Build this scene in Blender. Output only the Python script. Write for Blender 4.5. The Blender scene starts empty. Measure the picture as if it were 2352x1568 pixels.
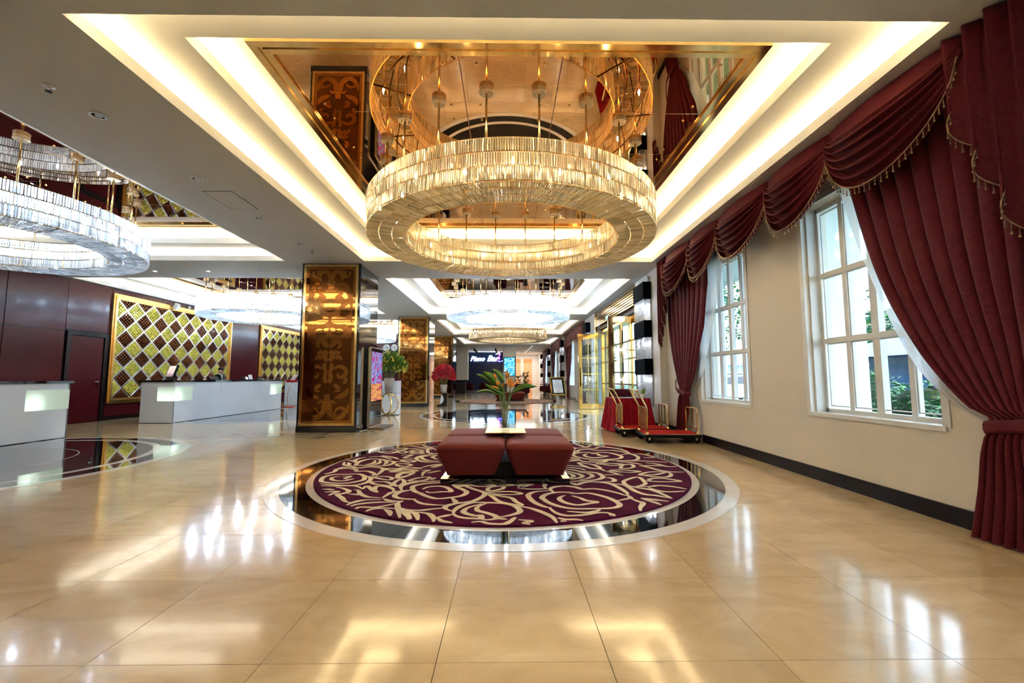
import bpy, bmesh, math, random
from math import pi, sin, cos, sqrt, atan2, hypot, radians
from mathutils import Vector, Matrix
random.seed(7)
S = bpy.context.scene
COL = S.collection
# ---------------------------------------------------------------- camera, world, exposure
cd = bpy.data.cameras.new('camera'); cd.lens = 15.0; cd.sensor_width = 36; cd.clip_end = 300; cd.clip_start = 0.02
cam = bpy.data.objects.new('camera', cd); COL.objects.link(cam)
cam.location = (0, 0, 1.15)
_p = math.atan(84/980)
cam.rotation_euler = (pi/2+_p, 0, -math.atan(11/980*cos(_p)))
S.camera = cam
W = bpy.data.worlds.new('world'); S.world = W; W.use_nodes = True
_bg = W.node_tree.nodes['Background']; _bg.inputs[0].default_value = (0.62, 0.80, 1.0, 1); _bg.inputs[1].default_value = 1.1
S.view_settings.view_transform = 'Standard'; S.view_settings.look = 'None'
S.view_settings.exposure = 2.8; S.view_settings.gamma = 1.0; S.view_settings.use_curve_mapping = False
COVE_WARM = (1.0, 0.80, 0.47); COVE_COOL = (1.0, 0.94, 0.84)
COVE_W = 2.3            # watts per metre of cove strip
BULB_WARM = 9.0; BULB_COOL = 360.0
cy = S.cycles
cy.max_bounces = 7; cy.diffuse_bounces = 3; cy.glossy_bounces = 4; cy.transmission_bounces = 4; cy.transparent_max_bounces = 11
cy.caustics_reflective = False; cy.caustics_refractive = False; cy.sample_clamp_indirect = 6.0
cy.use_adaptive_sampling = False
cy.use_denoising = True; cy.use_light_tree = False
try:
    cy.denoiser = 'OPENIMAGEDENOISE'; cy.denoising_input_passes = 'RGB_ALBEDO_NORMAL'
except Exception: pass

# ---------------------------------------------------------------- helpers
class MB:
    def __init__(s): s.v = []; s.f = []
    def add(s, vs, fs):
        o = len(s.v); s.v += [tuple(p) for p in vs]; s.f += [tuple(i+o for i in f) for f in fs]; return s
    def box(s, x0, x1, y0, y1, z0, z1):
        return s.add([(x0,y0,z0),(x1,y0,z0),(x1,y1,z0),(x0,y1,z0),(x0,y0,z1),(x1,y0,z1),(x1,y1,z1),(x0,y1,z1)],
              [(0,3,2,1),(4,5,6,7),(0,1,5,4),(1,2,6,5),(2,3,7,6),(3,0,4,7)])
    def hull(s, bot, top):          # two polygons of the same count
        n = len(bot)
        return s.add(list(bot)+list(top), [tuple(range(n))[::-1], tuple(range(n,2*n))]+[(i,(i+1)%n,n+(i+1)%n,n+i) for i in range(n)])
    def rings(s, rs, cap=True, closed=False):
        n = len(rs[0]); vs = [p for r in rs for p in r]; fs = []
        m = len(rs)
        for k in range(m if closed else m-1):
            a = k*n; b = ((k+1) % m)*n
            fs += [(a+i, a+(i+1)%n, b+(i+1)%n, b+i) for i in range(n)]
        if cap and not closed: fs += [tuple(range(n))[::-1], tuple(range((m-1)*n, m*n))]
        return s.add(vs, fs)
    def tube(s, pts, r, n=8, closed=False, flat=1.0):
        P = [Vector(p) for p in pts]; m = len(P); rs = []; up = None
        for i in range(m):
            if closed: t = P[(i+1)%m]-P[(i-1)%m]
            else: t = P[min(i+1,m-1)]-P[max(i-1,0)]
            t.normalize()
            if up is None:
                up = Vector((0,0,1)) if abs(t.z) < .9 else Vector((1,0,0))
            a = up - t*up.dot(t)
            if a.length < 1e-5: a = Vector((1,0,0)) - t*t.x
            a.normalize(); b = t.cross(a); up = a
            rr = r[i] if isinstance(r, (list,tuple)) else r
            rs.append([P[i]+a*(rr*cos(2*pi*k/n))+b*(rr*flat*sin(2*pi*k/n)) for k in range(n)])
        return s.rings(rs, True, closed)
    def lathe(s, prof, n=20, c=(0,0,0)):
        return s.rings([[(c[0]+r*cos(2*pi*k/n), c[1]+r*sin(2*pi*k/n), c[2]+z) for k in range(n)] for r,z in prof])
    def cyl(s, c, r, z0, z1, n=16): return s.lathe([(r,z0),(r,z1)], n, c)
    def grid(s, fn, nu, nv):
        vs = [fn(i/nu, j/nv) for j in range(nv+1) for i in range(nu+1)]
        return s.add(vs, [(j*(nu+1)+i, j*(nu+1)+i+1, (j+1)*(nu+1)+i+1, (j+1)*(nu+1)+i) for j in range(nv) for i in range(nu)])
    def disc_ring(s, r0, r1, z0, z1, a0=0, a1=2*pi, n=64, c=(0,0)):
        full = abs(a1-a0-2*pi) < 1e-6
        rs = []
        for k in range(n if full else n+1):
            a = a0+(a1-a0)*k/n
            rs.append([(c[0]+r*cos(a), c[1]+r*sin(a), z) for r,z in ((r0,z0),(r1,z0),(r1,z1),(r0,z1))])
        return s.rings(rs, True, full)
    def ribbon(s, pts, fn, h):      # pts (x, y, width) on a plane, raised by h
        m = len(pts); A = []; B = []
        for i in range(m):
            x0,y0 = pts[max(i-1,0)][:2]; x1,y1 = pts[min(i+1,m-1)][:2]
            dx,dy = x1-x0, y1-y0; L = hypot(dx,dy) or 1
            nx,ny = -dy/L, dx/L; x,y,w = pts[i]
            A.append((x+nx*w/2, y+ny*w/2)); B.append((x-nx*w/2, y-ny*w/2))
        rs = [[fn(a[0],a[1],0), fn(b[0],b[1],0), fn(b[0],b[1],h), fn(a[0],a[1],h)] for a,b in zip(A,B)]
        return s.rings(rs)
    def ball(s, c, r, n=8, m=5, sz=1.0):
        c = Vector(c)
        return s.rings([[(c.x+r*sin(pi*j/m)*cos(2*pi*k/n), c.y+r*sin(pi*j/m)*sin(2*pi*k/n), c.z-r*sz*cos(pi*j/m)) for k in range(n)] for j in range(m+1)], False)
    def mesh(s, name, m=None, smooth=False):
        me = bpy.data.meshes.new(name); me.from_pydata(s.v, [], s.f)
        if m: me.materials.append(m)
        if smooth:
            me.polygons.foreach_set('use_smooth', [True]*len(me.polygons))
        me.update(); return me
    def build(s, name, m, parent=None, smooth=False, loc=None, auto=None):
        me = s.mesh(name, m, smooth)
        if auto is not None:
            me.polygons.foreach_set('use_smooth', [True]*len(me.polygons))
            try: me.set_sharp_from_angle(angle=radians(auto))
            except Exception: pass
        return link(name, me, parent, loc)
def link(name, me, parent=None, loc=None, rot=None):
    o = bpy.data.objects.new(name, me); COL.objects.link(o)
    if parent: o.parent = parent
    if loc: o.location = loc
    if rot: o.rotation_euler = rot
    return o
def tag(o, label, cat, group=None, kind=None):
    if label: o['label'] = label
    if cat: o['category'] = cat
    if group: o['group'] = group
    if kind: o['kind'] = kind
    return o
def thing(name, label, cat, loc=(0,0,0), rz=0, group=None):
    o = bpy.data.objects.new(name, None); COL.objects.link(o); o.location = loc; o.rotation_euler = (0,0,rz)
    return tag(o, label, cat, group)
def struct(o): o['kind'] = 'structure'; return o
def stuff(o): o['kind'] = 'stuff'; return o
def copy_tree(o, parent=None):
    c = o.copy(); COL.objects.link(c)
    if parent: c.parent = parent
    for ch in list(o.children): copy_tree(ch, c)
    return c
def crom(P, k=6, closed=False):   # Catmull-Rom through tuples
    n = len(P); out = []
    R = range(n) if closed else range(n-1)
    for i in R:
        if closed: a,b,c,d = P[(i-1)%n],P[i],P[(i+1)%n],P[(i+2)%n]
        else: a,b,c,d = P[max(i-1,0)],P[i],P[i+1],P[min(i+2,n-1)]
        for j in range(k):
            t = j/k
            out.append(tuple(.5*((2*q)+(r-p)*t+(2*p-5*q+4*r-s_)*t*t+(-p+3*q-3*r+s_)*t**3) for p,q,r,s_ in zip(a,b,c,d)))
    if not closed: out.append(tuple(P[-1]))
    return out
def lerp_keys(keys, t):           # keys sorted by first value descending or ascending
    if keys[0][0] > keys[-1][0]: keys = keys[::-1]
    if t <= keys[0][0]: return keys[0][1:]
    for a,b in zip(keys, keys[1:]):
        if t <= b[0]:
            f = (t-a[0])/(b[0]-a[0]); f = f
            return tuple(p+(q-p)*f for p,q in zip(a[1:], b[1:]))
    return keys[-1][1:]
def rrect(hx, hy, r, z, n=4, c=(0,0)):
    out = []
    for q,(sx,sy) in enumerate(((1,1),(-1,1),(-1,-1),(1,-1))):
        for k in range(n+1):
            a = pi/2*q+pi/2*k/max(n,1)
            out.append((c[0]+sx*(hx-r)+r*cos(a), c[1]+sy*(hy-r)+r*sin(a), z))
    return out

# ---------------------------------------------------------------- materials
MATS = {}
class N:
    def __init__(s, name):
        m = bpy.data.materials.new(name); m.use_nodes = True; s.m = m; s.t = m.node_tree; s.n = s.t.nodes; s.l = s.t.links
        s.out = s.n['Material Output']; s.b = s.n['Principled BSDF']
    def new(s, ty, **kw):
        x = s.n.new(ty)
        for k,v in kw.items():
            if k in x.inputs: x.inputs[k].default_value = v
            else: setattr(x, k, v)
        return x
    def link(s, a, b): s.l.new(a, b)
    def mix(s, fac, a, b, ty='MIX'):
        x = s.new('ShaderNodeMix', data_type='RGBA', blend_type=ty)
        for sock, v in ((x.inputs[0], fac), (x.inputs[6], a), (x.inputs[7], b)):
            if hasattr(v, 'links') or hasattr(v, 'is_linked'): s.link(v, sock)
            else: sock.default_value = v if not isinstance(v, tuple) or len(v) == 4 else v+(1,)
        return x.outputs[2]
    def coord(s, kind='Object', scale=(1,1,1)):
        c = s.new('ShaderNodeTexCoord'); mp = s.new('ShaderNodeMapping'); mp.inputs['Scale'].default_value = scale
        s.link(c.outputs[kind], mp.inputs[0]); return mp.outputs[0]
    def noise(s, scale, detail=3, vec=None, rough=.5, dist=0):
        x = s.new('ShaderNodeTexNoise', Scale=scale, Detail=detail, Roughness=rough, Distortion=dist)
        if vec is not None: s.link(vec, x.inputs['Vector'])
        return x.outputs['Fac']
    def ramp(s, f, stops):
        r = s.new('ShaderNodeValToRGB'); e = r.color_ramp.elements
        while len(e) < len(stops): e.new(.5)
        for q,(p,c) in zip(e, stops): q.position = p; q.color = c if len(c) == 4 else c+(1,)
        s.link(f, r.inputs[0]); return r.outputs[0]
    def bump(s, h, strength=.2, dist=.01):
        b = s.new('ShaderNodeBump', Strength=strength, Distance=dist); s.link(h, b.inputs['Height']); s.link(b.outputs[0], s.b.inputs['Normal']); return b
def c4(c): return tuple(c)+(1,) if len(c) == 3 else c
def pm(name, col, rough=.5, metal=0, var=.12, scale=6, bump=0, bscale=60, coat=0, sheen=0, emit=None, es=0, spec=None, vec=(1,1,1), trans=0):
    if name in MATS: return MATS[name]
    k = N(name); b = k.b
    b.inputs['Roughness'].default_value = rough; b.inputs['Metallic'].default_value = metal
    v = k.coord('Object', vec)
    f = k.noise(scale, 4, v)
    dark = tuple(x*(1-var) for x in col); lite = tuple(min(1, x*(1+var)) for x in col)
    k.link(k.ramp(f, [(.3, dark), (.7, lite)]), b.inputs['Base Color'])
    if bump: k.bump(k.noise(bscale, 3, v), bump)
    if coat: b.inputs['Coat Weight'].default_value = coat; b.inputs['Coat Roughness'].default_value = .04
    if sheen: b.inputs['Sheen Weight'].default_value = sheen; b.inputs['Sheen Roughness'].default_value = .35
    if spec is not None: b.inputs['Specular IOR Level'].default_value = spec
    if emit: b.inputs['Emission Color'].default_value = c4(emit); b.inputs['Emission Strength'].default_value = es
    if trans: b.inputs['Transmission Weight'].default_value = trans
    MATS[name] = k.m; return k.m
def rand_fac(k):
    g = k.new('ShaderNodeNewGeometry'); o = k.new('ShaderNodeObjectInfo')
    a = k.new('ShaderNodeMath', operation='ADD'); k.link(g.outputs['Random Per Island'], a.inputs[0]); k.link(o.outputs['Random'], a.inputs[1])
    f = k.new('ShaderNodeMath', operation='FRACT'); k.link(a.outputs[0], f.inputs[0]); return f.outputs[0]
def frontonly(k, mm):      # reflect at the outer face only, so thin panes stay clear
    g = k.new('ShaderNodeNewGeometry'); a = k.new('ShaderNodeMath', operation='SUBTRACT'); a.inputs[0].default_value = 1.0; k.link(g.outputs['Backfacing'], a.inputs[1])
    b = k.new('ShaderNodeMath', operation='MULTIPLY'); k.link(mm.outputs[0], b.inputs[0]); k.link(a.outputs[0], b.inputs[1]); return b
def mat_marble():
    k = N('beige_marble'); v = k.coord('Object', (.55,1.6,1)); r = rand_fac(k)
    geo = k.new('ShaderNodeNewGeometry')
    mp = k.new('ShaderNodeMapping'); mp.inputs['Scale'].default_value = (.8,1.7,1); mp.inputs['Rotation'].default_value = (0,0,.5); k.link(geo.outputs['Position'], mp.inputs[0])
    f = k.noise(2.2, 6, mp.outputs[0], .62, 1.2)
    base = k.ramp(f, [(.25,(.56,.405,.215)),(.5,(.66,.485,.275)),(.75,(.735,.575,.365))])
    tint = k.ramp(r, [(0,(.88,.86,.83)),(1,(1,1,1))])
    k.link(k.mix(1.0, base, tint, 'MULTIPLY'), k.b.inputs['Base Color'])
    mp2 = k.new('ShaderNodeMapping'); mp2.inputs['Scale'].default_value = (3,6,1); k.link(geo.outputs['Position'], mp2.inputs[0])
    n2 = k.noise(3.0, 3, mp2.outputs[0])
    k.link(k.ramp(n2, [(.3,(.10,)*3),(.7,(.145,)*3)]), k.b.inputs['Roughness'])
    k.b.inputs['Specular IOR Level'].default_value = .62
    k.b.inputs['Coat Weight'].default_value = .18; k.b.inputs['Coat Roughness'].default_value = .06
    k.bump(k.noise(14, 2, mp2.outputs[0]), .035, .002)
    return k.m
def mat_wood(name, a, b_, rough=.25, coat=.5, vec=(8,1.2,1.2)):
    k = N(name); v = k.coord('Object', vec)
    f = k.noise(3, 8, v, .65, .6)
    k.link(k.ramp(f, [(.3,a),(.7,b_)]), k.b.inputs['Base Color'])
    k.b.inputs['Roughness'].default_value = rough; k.b.inputs['Coat Weight'].default_value = coat; k.b.inputs['Coat Roughness'].default_value = .12; k.b.inputs['Specular IOR Level'].default_value = .22
    return k.m
def mat_velvet(name, dark, lite, pat=True):
    k = N(name); v = k.coord('Object')
    w = k.noise(9, 5, v, .6, 2.5); lw = k.new('ShaderNodeLayerWeight', Blend=.35)
    if pat:
        vo = k.new('ShaderNodeTexVoronoi', Scale=26.0, feature='DISTANCE_TO_EDGE'); k.link(v, vo.inputs['Vector'])
        nz = k.noise(38, 3, v, .6, 3.0)
        p = k.ramp(nz, [(.46,(0,0,0)),(.5,(1,1,1)),(.54,(0,0,0))])
        base = k.mix(w, dark, lite); l2 = tuple(min(1,x*1.7+.02) for x in lite)
        mul = k.new('ShaderNodeMath', operation='MULTIPLY'); k.link(p, mul.inputs[0]); mul.inputs[1].default_value = .55
        base = k.mix(mul.outputs[0], base, l2)
    else: base = k.mix(w, dark, lite)
    k.link(base, k.b.inputs['Base Color'])
    k.b.inputs['Roughness'].default_value = .62; k.b.inputs['Specular IOR Level'].default_value = .12; k.b.inputs['Sheen Weight'].default_value = .16; k.b.inputs['Sheen Roughness'].default_value = .4
    k.b.inputs['Sheen Tint'].default_value = c4(tuple(min(1,x*3+.1) for x in lite))
    k.bump(k.noise(220, 2, v), .12, .002)
    return k.m
def mat_crystal(name, tint, glow, lo=.45):
    k = N(name); r = rand_fac(k)
    col = k.ramp(r, [(0,tuple(x*lo for x in tint)),(.35,tuple(x*(lo+1)/2 for x in tint)),(.7,tint),(1,(1,1,1))])
    tr = k.new('ShaderNodeBsdfTransparent'); k.link(k.ramp(r, [(0,tuple(x*.7 for x in tint)),(1,(1,1,1))]), tr.inputs[0])
    gl = k.new('ShaderNodeBsdfGlossy', Roughness=.08); k.link(k.ramp(r,[(0,(.7,.7,.7)),(1,(1,1,1))]), gl.inputs[0])
    tl = k.new('ShaderNodeBsdfTranslucent'); k.link(col, tl.inputs[0])
    m1 = k.new('ShaderNodeMixShader'); m1.inputs[0].default_value = glow; k.link(tr.outputs[0], m1.inputs[1]); k.link(tl.outputs[0], m1.inputs[2])
    fr = k.new('ShaderNodeFresnel', IOR=1.7); mm = k.new('ShaderNodeMath', operation='MULTIPLY_ADD'); k.link(fr.outputs[0], mm.inputs[0]); mm.inputs[1].default_value = .8; mm.inputs[2].default_value = .10; mm = frontonly(k, mm)
    m2 = k.new('ShaderNodeMixShader'); k.link(mm.outputs[0], m2.inputs[0]); k.link(m1.outputs[0], m2.inputs[1]); k.link(gl.outputs[0], m2.inputs[2])
    k.link(m2.outputs[0], k.out.inputs[0]); return k.m
def mat_glass(name, tint=(1,1,1), refl=.08):
    k = N(name); tr = k.new('ShaderNodeBsdfTransparent'); tr.inputs[0].default_value = c4(tint)
    gl = k.new('ShaderNodeBsdfGlossy', Roughness=.01)
    fr = k.new('ShaderNodeFresnel', IOR=1.5); mm = k.new('ShaderNodeMath', operation='MULTIPLY_ADD'); k.link(fr.outputs[0], mm.inputs[0]); mm.inputs[1].default_value = .9; mm.inputs[2].default_value = refl; mm = frontonly(k, mm)
    m = k.new('ShaderNodeMixShader'); k.link(mm.outputs[0], m.inputs[0]); k.link(tr.outputs[0], m.inputs[1]); k.link(gl.outputs[0], m.inputs[2])
    k.link(m.outputs[0], k.out.inputs[0]); return k.m
def mat_sheer():
    k = N('sheer_voile'); tr = k.new('ShaderNodeBsdfTransparent'); tl = k.new('ShaderNodeBsdfTranslucent'); df = k.new('ShaderNodeBsdfDiffuse')
    v = k.coord('Object',(1,1,.05)); f = k.noise(160,2,v)
    c = k.ramp(f,[(.3,(.78,.78,.78)),(.7,(.9,.9,.9))]); k.link(c, tl.inputs[0]); k.link(c, df.inputs[0])
    a = k.new('ShaderNodeMixShader'); a.inputs[0].default_value = .5; k.link(tl.outputs[0],a.inputs[1]); k.link(df.outputs[0],a.inputs[2])
    b = k.new('ShaderNodeMixShader'); b.inputs[0].default_value = .85; k.link(tr.outputs[0],b.inputs[1]); k.link(a.outputs[0],b.inputs[2])
    k.link(b.outputs[0], k.out.inputs[0]); return k.m
def mat_emit(name, col, st):
    k = N(name); e = k.new('ShaderNodeEmission'); v = k.coord('Object'); f = k.noise(3,1,v)
    k.link(k.ramp(f,[(0,tuple(x*.96 for x in col)),(1,col)]), e.inputs[0]); e.inputs[1].default_value = st
    k.link(e.outputs[0], k.out.inputs[0]); return k.m
M_marble = mat_marble()
M_joint = pm('tile_joint', (.30,.20,.11), .6)
M_white_stone = pm('white_marble', (.80,.75,.72), .12, var=.06, scale=5, coat=.3)
M_black_stone = pm('black_granite', (.006,.006,.008), .03, var=.3, scale=40, coat=.6, spec=.8)
M_ceiling = pm('ceiling_paint', (.78,.765,.74), .75, var=.02, scale=2)
M_cove = pm('cove_paint', (.86,.83,.76), .7, var=.02, scale=2)
M_wall = pm('cream_wall_paint', (.76,.69,.585), .6, var=.03, scale=1.5, bump=.03, bscale=120)
M_wall_w = pm('white_wall_paint', (.80,.77,.72), .6, var=.03, scale=1.5)
M_trim_w = pm('white_gloss_paint', (.82,.82,.80), .35, var=.03)
M_dark_wood = mat_wood('wenge_wood', (.004,.002,.0018), (.010,.004,.003), .4, .0, (1.2,1.2,20))
M_red_wood = mat_wood('mahogany_panelling', (.046,.0040,.0065), (.088,.0095,.0130), .26, .10, (1.0,1.6,40))
M_gold = pm('polished_gold', (.86,.60,.25), .12, 1, var=.12, scale=8)
M_gold_soft = pm('satin_gold', (.80,.50,.17), .32, 1, var=.1, scale=9)
M_brass = pm('brass', (.80,.58,.27), .16, 1, var=.12, scale=12)
M_chrome = pm('chrome', (.82,.84,.86), .08, 1, var=.05)
M_canopy = pm('aged_brass', (.52,.40,.25), .32, 1, var=.15)
M_bronze_dk = pm('dark_bronze', (.12,.065,.032), .35, 1, var=.2)
M_bmirror = pm('bronze_ceiling_mirror', (.78,.44,.19), .012, 1, var=.02, scale=1)
M_dmirror = pm('dark_ceiling_mirror', (.50,.36,.27), .012, 1, var=.02, scale=1)
M_amber_matt = pm('amber_etched_glass', (.17,.064,.016), .10, 1, var=.05, scale=3)
M_amber_clear = pm('amber_polished_glass', (.43,.185,.044), .03, 1, var=.05, scale=3)
M_blackgloss = pm('black_gloss_panel', (.008,.009,.012), .06, var=.3, coat=.8, spec=.7)
M_black = pm('black_plastic', (.006,.006,.007), .4, var=.2, spec=.15)
M_black_fab = pm('black_shade_fabric', (.005,.006,.009), .8, var=.2, bump=.1, bscale=300, spec=.06)
M_purple = pm('plum_carpet', (.072,.004,.027), .95, var=.35, scale=5, bump=.5, bscale=500, spec=.1)
M_cream = pm('cream_carpet', (.74,.64,.47), .95, var=.12, scale=7, bump=.4, bscale=500, spec=.1)
M_velvet = mat_velvet('burgundy_damask', (.048,.005,.011), (.136,.020,.024))
M_sofa = mat_velvet('brick_velvet', (.105,.016,.013), (.165,.028,.021), False)
M_maroon = pm('maroon_velour', (.06,.006,.012), .8, var=.25, spec=.15)
M_sheer = mat_sheer()
M_red = pm('red_satin', (.30,.003,.012), .55, var=.2, spec=.15)
M_redcarpet = pm('red_cart_carpet', (.46,.022,.018), .9, var=.15, bump=.4, bscale=400, spec=.08)
M_rubber = pm('black_rubber', (.007,.007,.007), .55, var=.3, spec=.15)
M_silver = pm('brushed_steel', (.62,.62,.62), .3, 1, var=.08)
M_whitegloss = pm('white_back_painted_glass', (.80,.86,.95), .10, var=.015, scale=1, coat=.6)
M_green_glass = pm('frosted_green_glass', (.66,.80,.70), .25, var=.02, coat=.3, trans=0)
M_glass = mat_glass('clear_glass', (.97,.99,1), .03)
M_doorglass = mat_glass('door_glass', (.90,.95,.97), .10)
M_vase = mat_glass('vase_glass', (.90,.95,.94), .12)
M_cry_w = mat_crystal('champagne_crystal', (1.0,.90,.70), .60, .70)
M_cry_c = mat_crystal('clear_crystal', (.90,.95,1.0), .58, .55)
M_cry_s = mat_crystal('sconce_crystal', (.90,.94,1.0), .5, .6)
M_bulb_w = mat_emit('warm_bulb', (1,.74,.40), BULB_WARM); M_bulb_s = mat_emit('soft_cool_bulb', (.62,.80,1), BULB_COOL*.28); M_bulb_c = mat_emit('cool_bulb', (.62,.80,1), BULB_COOL)
M_leaf = pm('glossy_leaf', (.055,.17,.022), .35, var=.35, scale=12, coat=.2)
M_leaf2 = pm('yellow_green_leaf', (.17,.30,.03), .4, var=.3, scale=12)
M_stem = pm('plant_stem', (.13,.20,.05), .5, var=.2)
M_orange = pm('orange_bract', (.85,.30,.03), .45, var=.15)
M_yellow = pm('yellow_bud', (.80,.66,.10), .5, var=.2)
M_redfl = pm('red_petal', (.62,.012,.03), .5, var=.3)
M_grey_leaf = pm('eucalyptus_leaf', (.26,.36,.28), .6, var=.2)
M_paper = pm('paper', (.86,.87,.88), .6, var=.02)
M_skin = pm('skin', (.62,.36,.25), .5, var=.05)
M_suit = pm('black_suit_cloth', (.007,.007,.010), .8, var=.2, spec=.1)
M_hair = pm('black_hair', (.006,.004,.004), .5, var=.3, spec=.15)
# ---------------------------------------------------------------- trays: (cx, cy, half x, half y, kind)
CENTRE = [(.025,-1.95,3.095,3.1),(.025,5.89,3.095,3.12),(.025,13.6,3.095,3.0),(.025,21.4,3.095,3.03),(.025,28.9,3.2,2.5)]
LEFT = [(-7.8,-1.95,3.05,3.1),(-7.8,5.89,3.05,3.12),(-7.8,13.6,3.05,3.0),(-7.8,21.4,3.05,3.03)]
ZC = 3.65
XL, XR = -10.96, 3.54
YB, YF = -6.0, 46.0
# ---------------------------------------------------------------- ceiling
mb = MB(); z0, z1 = ZC, ZC+.11
ys = YB
for i,(cx,cyy,hx,hy) in enumerate(CENTRE):
    mb.box(XL-.2, XR+.5, ys, cyy-hy, z0, z1)
    segs = [(XL-.2, LEFT[i][0]-LEFT[i][2]), (LEFT[i][0]+LEFT[i][2], cx-hx)] if i < len(LEFT) else [(XL-.2, cx-hx)]
    for a,b in segs+[(cx+hx, XR+.5)]: mb.box(a, b, cyy-hy, cyy+hy, z0, z1)
    ys = cyy+hy
mb.box(XL-.2, XR+.5, ys, YF+.2, z0, z1)
ceiling = struct(mb.build('ceiling', M_ceiling))
stud_me = MB().lathe([(.0,-.012),(.012,-.012),(.014,0)], 8).mesh('stud', M_brass)
def area(x, y, z, sx, sy, w, col):
    d = bpy.data.lights.new('cove_strip', 'AREA'); d.shape = 'RECTANGLE'; d.size = sx; d.size_y = sy; d.energy = w; d.color = col
    o = bpy.data.objects.new('cove_strip', d); COL.objects.link(o); o.location = (x,y,z); o.rotation_euler = (pi,0,0)
def coffer(t, warm, mirror, full, wpm):
    cx, cyy, hx, hy = t
    c = MB()
    def ring(hx0, hy0, hx1, hy1, za, zb):        # rectangular ring between outer 0 and inner 1
        c.box(cx-hx0, cx-hx1, cyy-hy0, cyy+hy0, za, zb); c.box(cx+hx1, cx+hx0, cyy-hy0, cyy+hy0, za, zb)
        c.box(cx-hx1, cx+hx1, cyy-hy0, cyy-hy1, za, zb); c.box(cx-hx1, cx+hx1, cyy+hy1, cyy+hy0, za, zb)
    e = .30
    ring(hx+e+.02, hy+e+.02, hx+e, hy+e, 3.76, 3.995)      # trough back wall
    i1, j1 = hx-.47, hy-.47
    ring(hx+e, hy+e, i1, j1, 3.88, 3.995)                  # second level panel
    ring(i1+e+.02, j1+e+.02, i1+e, j1+e, 3.995, 4.14)
    c.box(cx-i1-e, cx+i1+e, cyy-j1-e, cyy+j1+e, 4.135, 4.2)  # top panel
    co = c.build('coffer', M_cove, ceiling)
    mx, my = hx-.76, hy-.76
    fr = MB()
    def frame(hx0, hy0, w, za, zb):
        fr.box(cx-hx0, cx-hx0+w, cyy-hy0, cyy+hy0, za, zb); fr.box(cx+hx0-w, cx+hx0, cyy-hy0, cyy+hy0, za, zb)
        fr.box(cx-hx0+w, cx+hx0-w, cyy-hy0, cyy-hy0+w, za, zb); fr.box(cx-hx0+w, cx+hx0-w, cyy+hy0-w, cyy+hy0, za, zb)
    frame(mx, my, .07, 4.095, 4.136); frame(mx-.07, my-.07, .03, 4.11, 4.136); frame(mx-.10, my-.10, .06, 4.10, 4.136)
    fr.build('mirror_frame', M_gold, co)
    ax, ay = mx-.16, my-.16
    xs = [-ax, -.48, .49, ax]; n = 5
    for a in range(3):
        for b in range(n):
            x0,x1 = cx+xs[a]+.005, cx+xs[a+1]-.005; y0,y1 = cyy-ay+2*ay*b/n+.005, cyy-ay+2*ay*(b+1)/n-.005
            pn = MB().hull([(x0,y0,4.128),(x1,y0,4.128),(x1,y1,4.128),(x0,y1,4.128)][::1], [(x0-.004,y0-.004,4.134),(x1+.004,y0-.004,4.134),(x1+.004,y1+.004,4.134),(x0-.004,y1+.004,4.134)])
            po = pn.build('mirror_panel', mirror, co)
    if full:
        st = MB()
        for a in range(3):
            for b in range(n):
                for px in (cx+xs[a]+.16, cx+xs[a+1]-.16):
                    for py in (cyy-ay+2*ay*b/n+.13, cyy-ay+2*ay*(b+1)/n-.13): st.lathe([(0,-.012),(.012,-.012),(.014,0)], 8, (px,py,4.128))
        st.build('mirror_stud', M_brass, co)
    col = COVE_WARM if warm else COVE_COOL
    for HX, HY, z in ((hx+.13, hy+.13, 3.775), (i1+.13, j1+.13, 4.01)):
        for s in (-1,1):
            area(cx+s*HX, cyy, z, .05, 2*HY, wpm*2*HY, col)
            area(cx, cyy+s*HY, z, 2*HX, .05, wpm*2*HX, col)
    return co
for i,t in enumerate(CENTRE): coffer(t, i in (1,), M_bmirror if i < 2 else M_dmirror, i == 1, COVE_W*(1,.92,.55,.6,.5)[i])
for i,t in enumerate(LEFT): coffer(t, False, M_dmirror, i == 1, COVE_W*.48)

# ---------------------------------------------------------------- floor with marble tiles
floor = struct(MB().box(XL-.2, XR+.6, YB-.2, YF+.2, -.08, -.012).build('floor', M_joint))
TX, TY, OX, OY = .7055, .7205, -.288, 1.838
tile_me = MB().hull(rrect(TX/2-.0012, TY/2-.0012, .0005, -.012, 0), rrect(TX/2-.0012, TY/2-.0012, .0005, 0, 0)).mesh('floor_tile', M_marble)
cells = []
for i in range(-16, 7):
    for j in range(-12, 63):
        x = OX+TX*(i-.5); y = OY+TY*(j-.5)
        if x-TX/2 > XR+.6 or x+TX/2 < XL-.1 or y > YF+.2: continue
        cells.append((hypot(x, y) if (y > .8 and abs(x) < y*1.25+.5) else 50+hypot(x,y), x, y))
cells.sort(); rest = MB()
for k,(d,x,y) in enumerate(cells):
    if k < 300: link('floor_tile', tile_me, floor, (x,y,0))
    else: rest.hull([(x+a*TX/2*.998,y+b*TY/2*.998,-.012) for a,b in ((-1,-1),(1,-1),(1,1),(-1,1))], [(x+a*TX/2*.998,y+b*TY/2*.998,0) for a,b in ((-1,-1),(1,-1),(1,1),(-1,1))])
stuff(rest.build('distant_tiles', M_marble, floor))
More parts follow.
